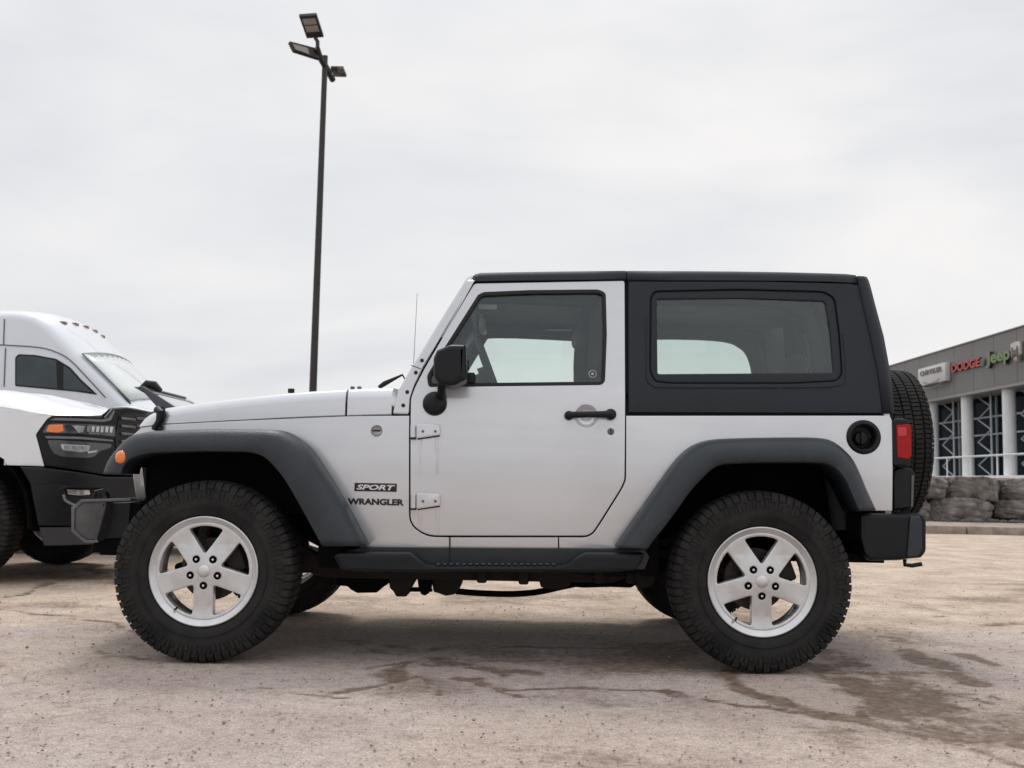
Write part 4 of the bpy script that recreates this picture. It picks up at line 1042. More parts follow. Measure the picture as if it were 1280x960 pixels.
# chassis and running gear
finish('wheel_house', box_bm(P(800, 600, 4.9).x, xr_-.035, YC-.50, YC+.50, .56, 1.0, .02), DARK, JEEP)
fr_z = lambda py, Y: P(640, py, Y).z
YN = YC-.45
def cb(name, x0, x1, y0p, y1p, Y, dy=.08, m=DARK, bev=.008):
    a = P(x0, y1p, Y); b = P(x1, y0p, Y); return finish(name, box_bm(a.x, b.x, Y-dy/2, Y+dy/2, a.z, b.z, bev), m, JEEP)
for s, Y in ((0, YN), (1, YC+.45)):
    x0w = P(150, 700, YN).x; x1w = P(1078, 700, YN).x
    zt_ = P(640, 708, YN).z; zb_ = P(640, 731, YN).z
    bm = panel_bm(Flat((0, Y-.04, 0), (1, 0, 0), (0, 0, 1)), rnd([(x0w, .56), (x0w, .68), (x0w+.5, .68), (x0w+.95, zt_+.03), (.55, zt_+.03), (.85, .62), (x1w, .62), (x1w, .52), (.8, .50), (.50, zb_+.02), (x0w+.95, zb_+.02), (x0w+.55, .52)], .04), thick=.08, bev=.006, backbev=.006, step=(None, None))
    finish('frame_rail', bm, RUSTY, JEEP)
def sil(name, pts, Y, dy, m=DARK, rr_=1.5):
    return slab(name, Side(Y, lambda x, z: 0.0), rnd(pts, rr_, 3), m, dy, JEEP, bev=.008)
sil('skid_plate', [(420, 712), (480, 712), (489, 724), (484, 731), (477, 735), (471, 741), (446, 741.5), (438, 737), (434, 733), (420, 732)], YN+.05, .45, DARK)
sil('transmission_mount', [(484, 712), (520, 712), (516, 730), (511, 738), (508, 746), (495, 746), (492, 740), (487, 735)], YN+.02, .22, RUSTY)
sil('exhaust_bracket', [(520, 712), (542, 712), (538, 731), (537, 741), (531, 745), (526, 743), (523, 735)], YN+.06, .14, DARK)
sil('transfer_case', [(538, 712), (580, 712), (575, 733), (573, 740), (567, 743.5), (557, 745), (549, 742), (542, 740), (540, 730)], YN+.12, .4, RUSTY)
sil('bracket', [(508, 735), (526, 735), (540, 737), (540, 740), (508, 740)], YN+.14, .05, DARK, .5)
sil('gearbox_crossmember', [(672, 712), (720, 712), (712, 733), (700, 737), (686, 737), (676, 734)], YN+.02, .3, RUSTY)
def tubep(name, pts, r, m=RUSTY, n=12): return finish(name, tube_bm(pts, r, n), m, JEEP)
ep = smooth_poly([P(570, 739, YN+.2), P(600, 741.5, YN+.2), P(640, 742.5, YN+.2), P(672, 740, YN+.2), P(700, 734, YN+.2), P(724, 729, YN+.2)], 4)
finish('exhaust_pipe', tube_bm(ep, .0155, 10), DARK, JEEP)
tubep('brake_line', smooth_poly([P(812, 700, YN-.1), P(800, 716, YN-.1), P(770, 722, YN-.1), P(720, 718, YN-.1)], 4), .005)
for px_ in (596, 648, 742, 782): cb('body_mount', px_, px_+13, 712, 727+(px_ % 5), YN-.07, .07, RUSTY, .01)
sil('fuel_tank', [(700, 712), (800, 712), (806, 722), (790, 735), (762, 734), (730, 735), (706, 733)], YN+.08, .5, DARK, 4)
tubep('muffler', [P(880, 715, YC), P(880, 715, YC+.5)], .09, RUSTY, 16)
# axles, differentials, links, shocks
for xx, dy in ((XF, .25), (XR, 0)):
    tubep('axle_tube', [(xx, YC-.66, wz), (xx, YC+.66, wz)], .042)
    bm = bmesh.new(); bmesh.ops.create_uvsphere(bm, u_segments=16, v_segments=10, radius=.14)
    for v in bm.verts: v.co = Vector((v.co.x+xx, v.co.y*.8+YC+dy, v.co.z*.95+wz))
    finish('differential', bm, RUSTY, JEEP)
for s in (-1, 1):
    tubep('control_arm', [(XF+.06, YC+s*.5, wz-.05), (XF+.62, YC+s*.42, wz+.02)], .025)
    tubep('control_arm', [(XR-.06, YC+s*.5, wz-.06), (XR-.40, YC+s*.44, wz+.0), (XR-.62, YC+s*.42, wz+.02)], [.028, .036, .03])
    tubep('spring', [(XF, YC+s*.46, wz+.08), (XF, YC+s*.46, .82)], .055, DARK)
    tubep('spring', [(XR+.02, YC+s*.46, wz+.08), (XR+.02, YC+s*.46, .75)], .055, DARK)
    tubep('shock_absorber', [(XF-.12, YC+s*.56, wz+.04), (XF-.05, YC+s*.52, .88)], .026, mat('shock_grey', (.2, .19, .18), .5, col2=(.1, .06, .04)))
    tubep('shock_absorber', [(XR+.13, YC+s*.55, wz-.06), (XR+.10, YC+s*.50, .72)], .03, DARK)
bm = tube_bm([P(176, 601, YC-.55), P(187, 597, YC-.55), P(197, 589, YC-.55)], [.010, .017, .02], 8)
finish('washer_bottle_bracket', bm, mat('zinc_grey', (.32, .32, .30), .5, .3, var=.3, vscale=30), JEEP)
finish('track_bar', tube_bm([(XF-.1, YC-.5, wz+.05), (XF-.12, YC+.5, wz+.16)], .02), RUSTY, JEEP)
finish('steering_link', tube_bm([(XF-.2, YC-.6, wz-.01), (XF-.2, YC+.6, wz+.01)], .018), RUSTY, JEEP)
finish('mud_skirt', box_bm(P(806, 700, YC-.7).x-.02, P(822, 700, YC-.7).x, YC-.745, YC-.5, .383, .56, .01), DARK, JEEP)
finish('rear_mount', tube_bm([P(806, 722, YC-.6), P(806, 722, YC-.45)], .045, 14), RUSTY, JEEP)
finish('front_valance', box_bm(P(128, 680, 5.1).x, P(150, 680, 5.1).x, YC-.35, YC+.35, .40, .46, .01), DARK, JEEP)

# ------------------------------------------------------------------ white pickup on the left
TY0 = 7.35; TYC = TY0+1.0
plan_n = [(-9.2, 7.36), (-8, 7.35), (-6, 7.35), (-4.6, 7.35), (-4.0, 7.35), (-3.7, 7.352), (-3.5, 7.37), (-3.35, 7.41), (-3.2, 7.49), (-3.08, 7.60), (-2.98, 7.75), (-2.91, 7.92), (-2.87, 8.12), (-2.86, TYC)]
plan = plan_n+[(x, 2*TYC-y) for x, y in plan_n[-2::-1]]
TW = Wall(plan)
ORG[0] = Vector((-3.89, TYC, 0))
TRUCK = empty('pickup_truck', ORG[0]); tag(TRUCK, 'white pickup truck with black grille and bumper facing right at the left edge', 'truck')
tw = lambda px, py: TW.uv(px, py)
ux = lambda x, y=None: min(range(len(plan)), key=lambda i: (plan[i][0]-x)**2+((plan[i][1]-(y or plan[i][1]))**2))
def U_at(x):                                        # arc length on the near flank at world x
    for i in range(len(plan_n)-1):
        a, b = plan_n[i], plan_n[i+1]
        if a[0] <= x <= b[0]: return TW.l[i]+(TW.l[i+1]-TW.l[i])*(x-a[0])/(b[0]-a[0])
    return 0
zF = P(60, 521, 7.4).z
_zt = []
for px_, py_ in ((-60, 503), (-20, 506), (20, 512), (45, 517), (68, 519.5), (98, 520), (118, 520.6), (131, 519), (139, 510.3), (156, 509), (172, 511.5), (184, 514.5)):
    u_, z_ = tw(px_, py_); _zt.append((TW.at(u_)[0].x, z_+.003))
_zt.sort()
def ztop_u(x): return float(np.interp(x, [p[0] for p in _zt], [p[1] for p in _zt]))
# fender flank with wheel arch: points in (u, z)
WX = -3.93; WR = .42
arc = [(U_at(WX+.56*math.cos(a)), .44+.56*math.sin(a)) for a in [R(-2)+R(184)*k/14 for k in range(15)]]
zb_ = tw(30, 582)[1]
arc_hi = [p for p in arc if p[1] > zb_]
ft = [(U_at(x), ztop_u(x)) for x in (-5.3, -4.6, -4.0, -3.7, -3.5, -3.35)]
hl = [tw(67, 519), tw(59, 524), tw(50, 536), tw(45, 543.5), tw(50, 562), tw(55.5, 583)]
fl_ = ft+hl+[(arc_hi[0][0], zb_)]+arc_hi+[(arc_hi[-1][0], zb_), (U_at(-5.3), zb_)]
TF = panel('front_fender', TW, fl_, WHITE, TRUCK, px=False, thick=.03, bev=.006, step=(.08, .12))
# hood
rows = []
poly = [Vector(p) for p in plan]
def dplan(x, y):
    return min(((Vector((x, y))-(a+(b-a)*max(0, min(1, (Vector((x, y))-a).dot(b-a)/(b-a).length_squared)))).length) for a, b in zip(poly, poly[1:]))
xsn = [p for p in plan_n if p[0] >= -4.7]; xsn = [(-5.3, 7.35), (-5.0, 7.35)]+xsn
fine = []
for a, b in zip(xsn, xsn[1:]):
    for k in range(2): fine.append((a[0]+(b[0]-a[0])*k/2, a[1]+(b[1]-a[1])*k/2))
for (x, y) in fine:
    row = []
    for j in range(29):
        f = j/28; f = .5-.5*math.cos(math.pi*f); yy = y+(2*TYC-2*y)*f
        d = dplan(x, yy); z = ztop_u(x)+.15*(1-math.exp(-d/.17))*(.45+.55*min(1, max(0, (-2.86-x)/.7)))
        if .28 < abs(yy-TYC) < .62: z -= .02*math.sin((abs(yy-TYC)-.28)/.34*math.pi)*min(1, d*3)
        row.append((x, yy, z))
    rows.append(row)
finish('hood', loft_bm(rows), WHITE, TRUCK, ang=50)
# black lamp housing wrapping round the corner, upper edge stepping up to the grille
hous = [(46, 544), (50.5, 537), (59.5, 524.5), (68, 520), (98, 520.3), (129, 521.8), (134, 516), (139, 510.8), (156, 509.5), (172, 512), (184, 515)]
hu = [tw(*p) for p in hous]
uc = TW.l[len(plan_n)-1]
hu = hu+[(uc+.02, ztop_u(-2.86)+.01)]
zlow = tw(129, 594)[1]
hb_ = [(uc+.02, zlow-.0), tw(129, 593.5), tw(90, 587), tw(56, 582)]
LH = panel('lamp_surround', TW, rnd(hu+hb_, .0, 1), TRUCKBLK, TRUCK, px=False, thick=.03, off=.004, bev=.006, step=(.06, .1))
LH2 = mirror_obj(LH, TYC, TRUCK)
panel('upper_trim', TW, rnd([(62, 525), (70, 522.5), (128, 524.5), (135, 522), (141, 513), (143, 513.5), (138, 525), (129, 527.5), (70, 525.5)], .6), mat('trim_grey'  , (.16, .17, .185)), LH, thick=.008, off=.009, bev=.001, step=(.05, None))
up = panel('headlamp', TW, rnd([(53, 541), (58, 531), (66, 529.5), (100, 530), (143, 532.5), (143, 546), (95, 542), (56, 541.5)], 2), mat('lamp_glass_dark', (.05, .052, .06), .1, .2, 1, .02, var=.6, vscale=14), LH, thick=.01, off=.012, bev=.003, step=(.05, None))
panel('turn_signal', TW, rnd([(57.5, 539.5), (61, 531.2), (78, 530.5), (79, 539), (72, 541)], 1), AMBER, up, thick=.008, off=.014, bev=.002, step=(.05, None))
panel('lamp_element', TW, rnd([(89, 532), (106, 532.5), (103, 540), (97, 541.5), (94, 537)], 1), LENS, up, thick=.008, off=.015, bev=.002, step=(.05, None))
for k in range(6):
    panel('lamp_element', TW, rnd([(108+k*5.6, 532.8+.1*k), (112+k*5.6, 533+.1*k), (110.5+k*5.6, 540+.2*k), (107.5+k*5.6, 539.5+.2*k)], .5), LENS if k % 2 else mat('lamp_chrome', (.5, .5, .52), .15, 1.0), up, thick=.008, off=.015, bev=.001, step=(.05, None))
panel('chrome_strip', TW, rnd([(56, 545), (100, 546), (140, 550), (140, 552), (100, 549), (58, 548)], .5), mat('trim_grey', (.16, .17, .185), .25, .6), LH, thick=.008, off=.012, bev=.001, step=(.05, None))
lo = panel('lower_lamp', TW, rnd([(59, 550.5), (75, 550.5), (139, 555), (137.5, 560), (124, 564), (117, 571), (108, 572.5), (76, 571), (67, 567), (62, 559)], 2), mat('lamp_bowl', (.07, .072, .08), .25, .4, .8), LH, thick=.008, off=.010, bev=.002, step=(.05, None))
panel('lamp_reflector', TW, rnd([(75, 555), (112, 557), (110, 564), (100, 565.5), (78, 563)], 2), LENS, lo, thick=.006, off=.014, bev=.002, step=(.05, None))
for k in range(3):
    panel('lamp_element', TW, rnd([(79+k*10.5, 556.2+.3*k), (87+k*10.5, 556.5+.3*k), (86+k*10.5, 561.5), (80+k*10.5, 561.3)], 1), mat('lamp_chrome', (.5, .5, .52)), lo, thick=.006, off=.018, bev=.002, step=(.05, None))
panel('lamp_edge', TW, rnd([(108, 564.5), (121, 562.5), (119, 565.5), (109, 566.5)], .4), LENS, lo, thick=.006, off=.015, bev=.001, step=(.05, None))
# grille: dark opening with chrome-grey bars
go = panel('grille', TW, rnd([(148, 520), (157, 516), (186, 520), (192, 590), (146, 588), (143, 545)], 2), mat('grille_black', (.006, .006, .007), .4), LH, thick=.01, off=.010, bev=.001, step=(.05, None))
for k in range(7):
    y = 521+k*9.5
    for x0, x1 in ((149, 166), (168, 188)):
        panel('grille_bar', TW, rnd([(x0, y+.3), (x1, y+2.0), (x1, y+5.0), (x0, y+3.4)], .8), mat('grille_bar_grey', (.20, .205, .21), .25, .6), go, thick=.012, off=.028, bev=.003, step=(.05, None))
panel('hood_trim', TW, [(129, 521.5), (139, 510.3), (156, 508.8), (184, 514.2), (184, 515.6), (156, 510.4), (139.5, 512), (130, 523)], mat('trim_grey2', (.2, .21, .22), .3, .5), LH, thick=.01, off=.012, bev=.001, step=(.05, None))
# bumper
fogr = [(79, 612), (84, 609), (122, 611), (134, 618), (132, 634), (100, 632), (84, 624)]
bt = [tw(26, 583.5), tw(56, 584.5), tw(90, 589), tw(129, 595.5)]
zbb = tw(60, 657)[1]
ab = [(U_at(WX+.56*math.cos(a)), .44+.56*math.sin(a)) for a in (R(14), R(4), R(-6), R(-16))]
a0_ = tw(27, 584); bl = [tw(41, 622), tw(48, 657)]
BM = panel('bumper', TW, bt+[(uc+.02, zlow-.01), (uc+.02, zbb), tw(100, 657)]+bl[::-1]+[tw(38, 605)], TRUCKBLK, TRUCK, px=False, holes=[[tw(*p) for p in rnd(fogr, 3)]], thick=.05, off=.030, bev=.012, step=(.08, .1))
mirror_obj(BM, TYC, TRUCK)
zva = tw(60, 682)[1]
VA = panel('air_dam', TW, [(tw(49, 659)[0], zbb-.01), (uc+.02, zbb-.01), (uc+.02, zva), tw(55, 682)], mat('air_dam_black', (.03, .031, .034), .6), BM, px=False, thick=.04, off=.015, bev=.008, step=(.08, None))
mirror_obj(VA, TYC, BM)
FG = panel('fog_recess', TW, [tw(*p) for p in shrink(rnd(fogr, 3), -1)], RUBBER, BM, px=False, thick=.01, off=-.02, bev=0, step=(.06, None))
panel('fog_lamp', TW, rnd([(83, 611.5), (112, 612.5), (113, 618.5), (100, 619.5), (85, 618)], 1.5), LENS, FG, thick=.02, off=.0, bev=.004, step=(.06, None))
finish('fog_trim', tube_bm([TW.xyz(*tw(*p), .03) for p in smooth_poly([(78, 618), (80, 625), (88, 630), (100, 634)], 3)], .009, 8), mat('trim_grey', (.12, .125, .135)), BM)
# inner filler, wheel wells and dark floor
finish('engine_block', box_bm(-5.2, -3.15, TY0+.28, 2*TYC-TY0-.28, .40, 1.20, .05), DARK, TRUCK)
# inner arch
rows = [[(WX+.55*math.cos(a), y, .44+.55*math.sin(a)) for y in (TY0+.01, TY0+.3)] for a in [R(-5)+R(190)*k/14 for k in range(15)]]
finish('wheel_liner', loft_bm(rows), DARK, TRUCK)
# cab, bed and roof (mostly outside the frame)
SD = Side(TYC, lambda x, z: 1.0-max(0, (z-1.33))*.22)
cabw = [(-7.3, 1.36), (-5.25, 1.36), (-5.15, 1.40), (-5.85, 1.90), (-7.25, 1.92)]
CB = panel('cab', SD, rnd([(-7.4, .52), (-5.31, .52), (-5.31, 1.34), (-5.05, 1.36), (-5.85, 1.96), (-7.3, 1.98), (-7.42, 1.4)], .05, 4), WHITE, TRUCK, px=False, holes=[rnd([(-7.2, 1.40), (-5.45, 1.40), (-5.95, 1.86), (-7.15, 1.88)], .05, 3)], thick=.05, bev=.02, step=(None, .1))
CBm = mirror_obj(CB, TYC, TRUCK)
g1 = panel('window', SD, rnd([(-7.22, 1.38), (-5.42, 1.38), (-5.93, 1.88), (-7.17, 1.90)], .05, 3), DARKGLASS, CB, px=False, thick=.008, off=-.02, bev=0, step=(None, .1)); mirror_obj(g1, TYC, CBm)
zr = 1.97
rows = [[(x, TYC+(f*.86), z+.03*(1-f*f)) for f in (-1, -.9, -.5, 0, .5, .9, 1)] for x, z in ((-5.83, 1.955), (-6.1, 1.985), (-6.8, 1.99), (-7.32, 1.975))]
o = finish('roof', loft_bm(rows), WHITE, TRUCK); solid(o, .03)
rows = [[(x-.03*0, TYC+f*hw, z) for f in (-1, 0, 1)] for x, z, hw in ((-5.05, 1.36, .97), (-5.84, 1.955, .85))]
o = finish('windshield', loft_bm(rows), DARKGLASS, TRUCK); solid(o, .01)
BE = panel('bed_side', SD, rnd([(-9.2, .62), (-7.5, .62), (-7.5, 1.36), (-9.2, 1.36)], .04), WHITE, TRUCK, px=False, thick=.06, bev=.015, holes=[], step=(None, None)); mirror_obj(BE, TYC, TRUCK)
finish('tailgate', box_bm(-9.24, -9.16, TY0+.05, 2*TYC-TY0-.05, .62, 1.36, .01), WHITE, TRUCK)
finish('bed_floor', box_bm(-9.15, -7.45, TY0+.06, 2*TYC-TY0-.06, .62, .72), DARK, TRUCK)
finish('underbody', box_bm(-9.0, -3.3, TY0+.3, 2*TYC-TY0-.3, .36, .56, .02), DARK, TRUCK)
for (x, y, rz) in ((WX, TY0+.14, 0), (WX, 2*TYC-TY0-.14, math.pi), (-7.75, TY0+.14, 0), (-7.75, 2*TYC-TY0-.14, math.pi)):
    w = copy_tree(w0, TRUCK); w.location = Vector((x, y, .415))-ORG[0]; w.rotation_euler = (0, 0, rz); w.scale = (1.06, 1.08, 1.06)
finish('axle_tube', tube_bm([(WX, TY0+.2, .42), (WX, 2*TYC-TY0-.2, .42)], .06), DARK, TRUCK)

# ------------------------------------------------------------------ white high-roof van behind it
VY = 12.7; VW = 2.0
ORG[0] = Vector((-5.5, VY+VW/2, 0))
VAN = empty('cargo_van', ORG[0]); tag(VAN, 'white high-roof cargo van standing behind the white pickup truck', 'van')
vp = [P(x, y, VY) for x, y in [(-260, 386.5), (0, 388.5), (16, 389), (30, 390.5), (45, 395), (62, 406.5), (80, 425), (97, 443.5), (126, 472), (156, 502.5), (176, 516), (200, 535)]]
prof = [(p.x, p.z) for p in vp]
prof += [(prof[-1][0]+.18, 1.05), (prof[-1][0]+.24, .75), (prof[-1][0]+.2, .35), (-8.5, .35), (prof[0][0]-1.4, .35), (prof[0][0]-1.45, prof[0][1]-.1), (prof[0][0]-1.35, prof[0][1])]
def van_pt(x, z, f, front):                     # f -1..1 across
    a = abs(f); x2 = x-front*(.30*a**3); z2 = z
    return x2, VY+VW/2+f*VW/2, z2
def bulge(p): 
    return 1.0 if p[0] > -6.3 and p[1] > .3 else 0.0
fs = [-1, -.985, -.95, -.88, -.75, -.5, -.25, 0, .25, .5, .75, .88, .95, .985, 1]
rows = []
cx_ = -7.2; cz_ = 1.4
for f in fs:
    a = abs(f); row = []
    ins = .0 if a < .88 else {.88: .012, .95: .045, .985: .085, 1: .14}[a]
    for (x, z) in prof:
        fr_ = max(0, min(1, (x+6.6)/2.0))*.16
        dx, dz = (cx_-x), (cz_-z); l = math.hypot(dx, dz)
        # normal-ish inset for rounded edges; near flank is placed so its traced outline is the shoulder
        row.append((x+dx/l*ins*.8+fr_*(1-a*a)*1.0-.0, VY+VW/2+f*VW/2, z+dz/l*ins*.8+ (.10*(1-a*a) if z > 1.6 else .02*(1-a*a))))
    rows.append(row)
rows = [[(x, y+(0.0), z) for x, y, z in r] for r in rows]
vb = finish('body', loft_bm(rows, closed_v=True, caps=True), WHITE2, VAN, ang=50)
VS = Side(VY, lambda x, z: 0.0)
vw = panel('door_window', VS, rnd([(18.75, 447), (23, 442.5), (44, 443.6), (70, 448.4), (87.5, 459), (101.5, 474.5), (122, 493.5), (94, 489.5), (18.75, 482.5)], 2), RUBBER, VAN, thick=.02, off=.006, bev=.002, step=(None, None))
panel('pane', VS, rnd([(20.5, 449), (24.5, 444.5), (44, 445.6), (69, 450.4), (86, 461), (99.5, 476), (116, 491), (94, 487.8), (20.5, 481)], 2), DARKGLASS, vw, thick=.01, off=.010, bev=.001, step=(None, None))
panel('window_divider', VS, [(70, 449), (79, 454), (79, 487.5), (71.5, 486.8)], RUBBER, vw, thick=.01, off=.013, bev=.001, step=(None, None))
for pts in ([(-60, 428), (0, 431), (47, 434), (70, 440), (87.5, 450), (109, 472), (132, 497)], [(5.5, 399), (4.5, 431)], [(7, 435), (5, 483)]):
    finish('panel_seam', tube_bm([P(x, y, VY-.004) for x, y in smooth_poly(pts, 3)], .007, 6), mat('seam_grey', (.10, .10, .11), .7), VAN)
# windshield
rows = []
Wp = [(97, 443.5), (112, 458), (126, 472), (141, 487.5), (156, 502.5)]
for f in [-.93+1.86*k/12 for k in range(13)]:
    row = []
    for (px, py) in Wp:
        p = P(px, py, VY); x, z = p.x, p.z; fr_ = max(0, min(1, (x+6.6)/2.0))*.16; a = abs(f)
        row.append((x+fr_*(1-a*a)+.012, VY+VW/2+f*VW/2, z+.10*(1-a*a)+.012 if z > 1.6 else z+.02*(1-a*a)+.012+.08*(1-a*a)*max(0, (z-1.5)/.1)))
    rows.append(row)
ws = finish('windshield', loft_bm(rows), mat('van_windshield', (.66, .71, .71), .1, coat=1, coatr=.02, var=.05), VAN); solid(ws, .012)  # pale base colour has the sky's reflection on the glass painted in
finish('windshield_seal', tube_bm([Vector(r) for r in rows[0]], .007, 6), mat('seam_grey'  , (.1, .1, .11)), ws)
finish('windshield_seal', tube_bm([Vector(r[0]) for r in rows], .005, 6), mat('seam_grey2', (.35, .35, .36)), ws)
a = P(136, 487, VY-.0); b = P(157, 504, VY)
finish('wiper', tube_bm([a+Vector((.03, .12, .02)), a.lerp(b, .3)+Vector((.03, .10, .03)), b+Vector((.03, .08, .0))], [.022, .014, .012], 6), PLAST, VAN)
for k in range(5):
    f = -.62+k*.31; p = P(55+0*k, 401, VY); 
    yy = VY+VW/2+f*VW/2; xx = p.x+.16*max(0, min(1, (p.x+6.6)/2))*(1-f*f)+.03
    finish('clearance_lamp', box_bm(xx-.05, xx+.04, yy-.045, yy+.045, p.z+.10*(1-f*f)-.06, p.z+.10*(1-f*f)-.012, .010), mat('dull_amber', (.22, .14, .09), .4), VAN)
p = P(117, 437, VY+1.0); p.z += .02; finish('roof_antenna', tube_bm([p+Vector((0, 0, -.04)), p+Vector((-.01, 0, .03)), p+Vector((-.03, 0, .09))], [.045, .03, .012], 8), PLAST, VAN)
for (x, y, rz) in ((-4.75, VY+.14, 0), (-4.75, VY+VW-.14, math.pi), (-8.7, VY+.14, 0), (-8.7, VY+VW-.14, math.pi)):
    w = copy_tree(w0, VAN); w.location = Vector((x, y, .36))-ORG[0]; w.rotation_euler = (0, 0, rz); w.scale = (.92, .9, .92)
finish('front_bumper', box_bm(-4.6, -3.98, VY+.08, VY+VW-.08, .28, .60, .05), PLAST, VAN)

# ------------------------------------------------------------------ dark open-top car between pickup and van
OY = 10.15; OW = 1.55
ORG[0] = Vector((-3.9, OY+OW/2, 0))
OPN = empty('open_top_car', ORG[0]); tag(OPN, 'dark grey open-top car, its windscreen showing above the silver hood beside the van', 'car')
A0 = P(173, 483, OY); A1 = P(222, 511, OY)
Y2 = OY+OW
def wsx2(z): return A0.x+(A1.x-A0.x)*(z-A0.z)/(A1.z-A0.z)
WS2 = Cross(wsx2, 1)
zb = A1.z-.10
wf = panel('windscreen_frame', WS2, quad(OY, Y2, zb, A0.z, .03), GRAPHITE, OPN, px=False, holes=[quad(OY+.16, Y2-.12, zb+.05, A0.z-.045, .05)], thick=.06, bev=.01, step=(None, None))
panel('windscreen', WS2, quad(OY+.15, Y2-.11, zb+.04, A0.z-.035, .05), mat('pale_windscreen', (.27, .285, .29), .08, coat=1, coatr=.02), wf, px=False, thick=.006, off=-.012, bev=0, step=(None, None))
mp_ = P(190, 483, OY+.25)
finish('roof_latch', tube_bm([mp_+Vector((-.10, 0, -.02)), mp_+Vector((-.05, 0, .02)), mp_+Vector((.02, 0, .012)), mp_+Vector((.09, 0, -.045))], [.03, .045, .045, .025], 10), RUBBER, wf)
slab('windscreen_side', Side(OY, lambda x, z: 0.012), [(172.5, 482.6), (180, 483.4), (198, 495), (218, 508), (216, 520), (206, 520), (196, 509)], GRAPHITE, .07, wf, bev=.01)
finish('header_trim', tube_bm([(A0.x+.01, OY+.1, A0.z+.004), (A0.x+.01, Y2-.1, A0.z+.004)], .013, 8), GRAPHITE, wf)
tub = rnd([(A1.x-2.3, .45), (A1.x+1.2, .45), (A1.x+1.25, .70), (A1.x+1.15, .95), (A1.x+.02, zb), (A1.x-.2, zb), (A1.x-.35, 1.02), (A1.x-2.3, 1.02)], .06)
OS = Side(OY, lambda x, z: 0.0)
slab('body', OS, tub, GRAPHITE, OW, OPN, bev=.04, px=False)
for dx in (-.55, -1.45):
    for yy in (OY+.4, OY+1.15):
        finish('seat_back', box_bm(A1.x+dx-.07, A1.x+dx+.07, yy-.22, yy+.22, .9, 1.25, .05), SEAT, OPN)
for (x, y, rz) in ((A1.x+.75, OY+.10, 0), (A1.x+.75, Y2-.10, math.pi), (A1.x-1.65, OY+.10, 0), (A1.x-1.65, Y2-.10, math.pi)):
    w = copy_tree(w0, OPN); w.location = Vector((x, y, .36))-ORG[0]; w.rotation_euler = (0, 0, rz); w.scale = (.92, .8, .92)

# ------------------------------------------------------------------ lamp post
LY = 26.0
pbt = P(393, 488, LY); ptp = P(406.5, 70, LY)
ORG[0] = Vector((ptp.x, LY, 0))
LP = empty('street_lamp', ORG[0]); tag(LP, 'tall dark lighting pole with three flood lamps behind the silver hood', 'street lamp')
PB = mat('bronze_paint', (.022, .019, .018), .5, var=.2, vscale=3)
finish('pole', tube_bm([(ptp.x, LY, 0), (ptp.x, LY, ptp.z*.5), (ptp.x, LY, ptp.z)], [.105, .088, .07], 12), PB, LP)
finish('pole_base', box_bm(ptp.x-.3, ptp.x+.3, LY-.3, LY+.3, 0, .5, .04), mat('concrete', (.34, .32, .30), .85, col2=(.25, .235, .22), vscale=8, bump=.3, bscale=30), LP)
arm = tube_bm([P(396.5, 60, LY-.5), P(401, 74, LY-.25), P(416, 100, LY+.5)], [.075, .075, .08], 8)
arm = join_bm(arm, tube_bm([P(400, 68, LY-.25), P(406, 78, LY), P(412, 89, LY+.2)], .05, 8))
finish('cross_arm', arm, PB, LP)
LL = mat('led_panel', (.30, .27, .27), .4, var=.15, vscale=8)
def flood(c4, lens, arm_to, parent=LP, th=.09):
    a, b, c, d = c4; n = (b-a).cross(d-a).normalized()
    if n.dot(EYE-a) < 0: n = -n
    bm = bmesh.new(); 
    f_ = [bm.verts.new(p) for p in c4]; k_ = [bm.verts.new(p-n*th) for p in c4]
    bm.faces.new(f_); bm.faces.new(k_[::-1])
    for i in range(4): bm.faces.new((f_[i], f_[(i+1) % 4], k_[(i+1) % 4], k_[i]))
    h = finish('lamp_head', bm, PB, parent, smooth=False)
    for (f0, f1) in lens:
        q = lambda u, v: a.lerp(b, u).lerp(d.lerp(c, u), v)+n*.006
        bm = bmesh.new(); vs = [bm.verts.new(p) for p in (q(.12, f0), q(.88, f0), q(.88, f1), q(.12, f1))]; bm.faces.new(vs)
        v2 = [bm.verts.new(v.co-n*.004) for v in vs]; bm.faces.new(v2[::-1])
        for i in range(4): bm.faces.new((vs[i], vs[(i+1) % 4], v2[(i+1) % 4], v2[i]))
        finish('led_panel', bm, LL, h, smooth=False)
    if arm_to: finish('knuckle', tube_bm(arm_to, .05, 8), PB, h)
flood([P(373.8, 20.5, LY-1.1), P(395.5, 19, LY-1.1), P(404.5, 46.5, LY-.5), P(383.5, 48, LY-.5)], ((.12, .39), (.44, .72)), [P(394, 47, LY-.5), P(397, 52, LY-.5), P(397, 62, LY-.45)])
flood([P(362.3, 51.5, LY-1.0), P(397, 60.5, LY-.4), P(399.5, 73, LY-.4), P(368, 63, LY-1.0)], (), [P(396, 66, LY-.4), P(400, 70, LY-.3)])
h_ = [o for o in LP.children if o.name.startswith('lamp_head')][-1]
a, b, c, d = [P(365.5, 55, LY-.98), P(384, 60, LY-.68), P(386.5, 68, LY-.68), P(369, 62, LY-.98)]
n = (b-a).cross(d-a).normalized(); n = n if n.dot(EYE-a) > 0 else -n
bm = bmesh.new(); bm.faces.new([bm.verts.new(p+n*.012) for p in (a, b, c, d)]); q = finish('led_panel', bm, LL, h_, smooth=False)
hc = finish('lamp_head', tube_bm([P(412.5, 89.5, LY+.3), P(414.5, 89, LY+.32)], .05, 8), PB, LP)
p0 = P(413, 89, LY+.3); p1 = P(434, 90.5, LY+.9)
bm = box_bm(p0.x, p1.x, LY+.3, LY+.85, (p0.z+p1.z)/2-.05, (p0.z+p1.z)/2+.04, .02); finish('lamp_head', bm, PB, LP)
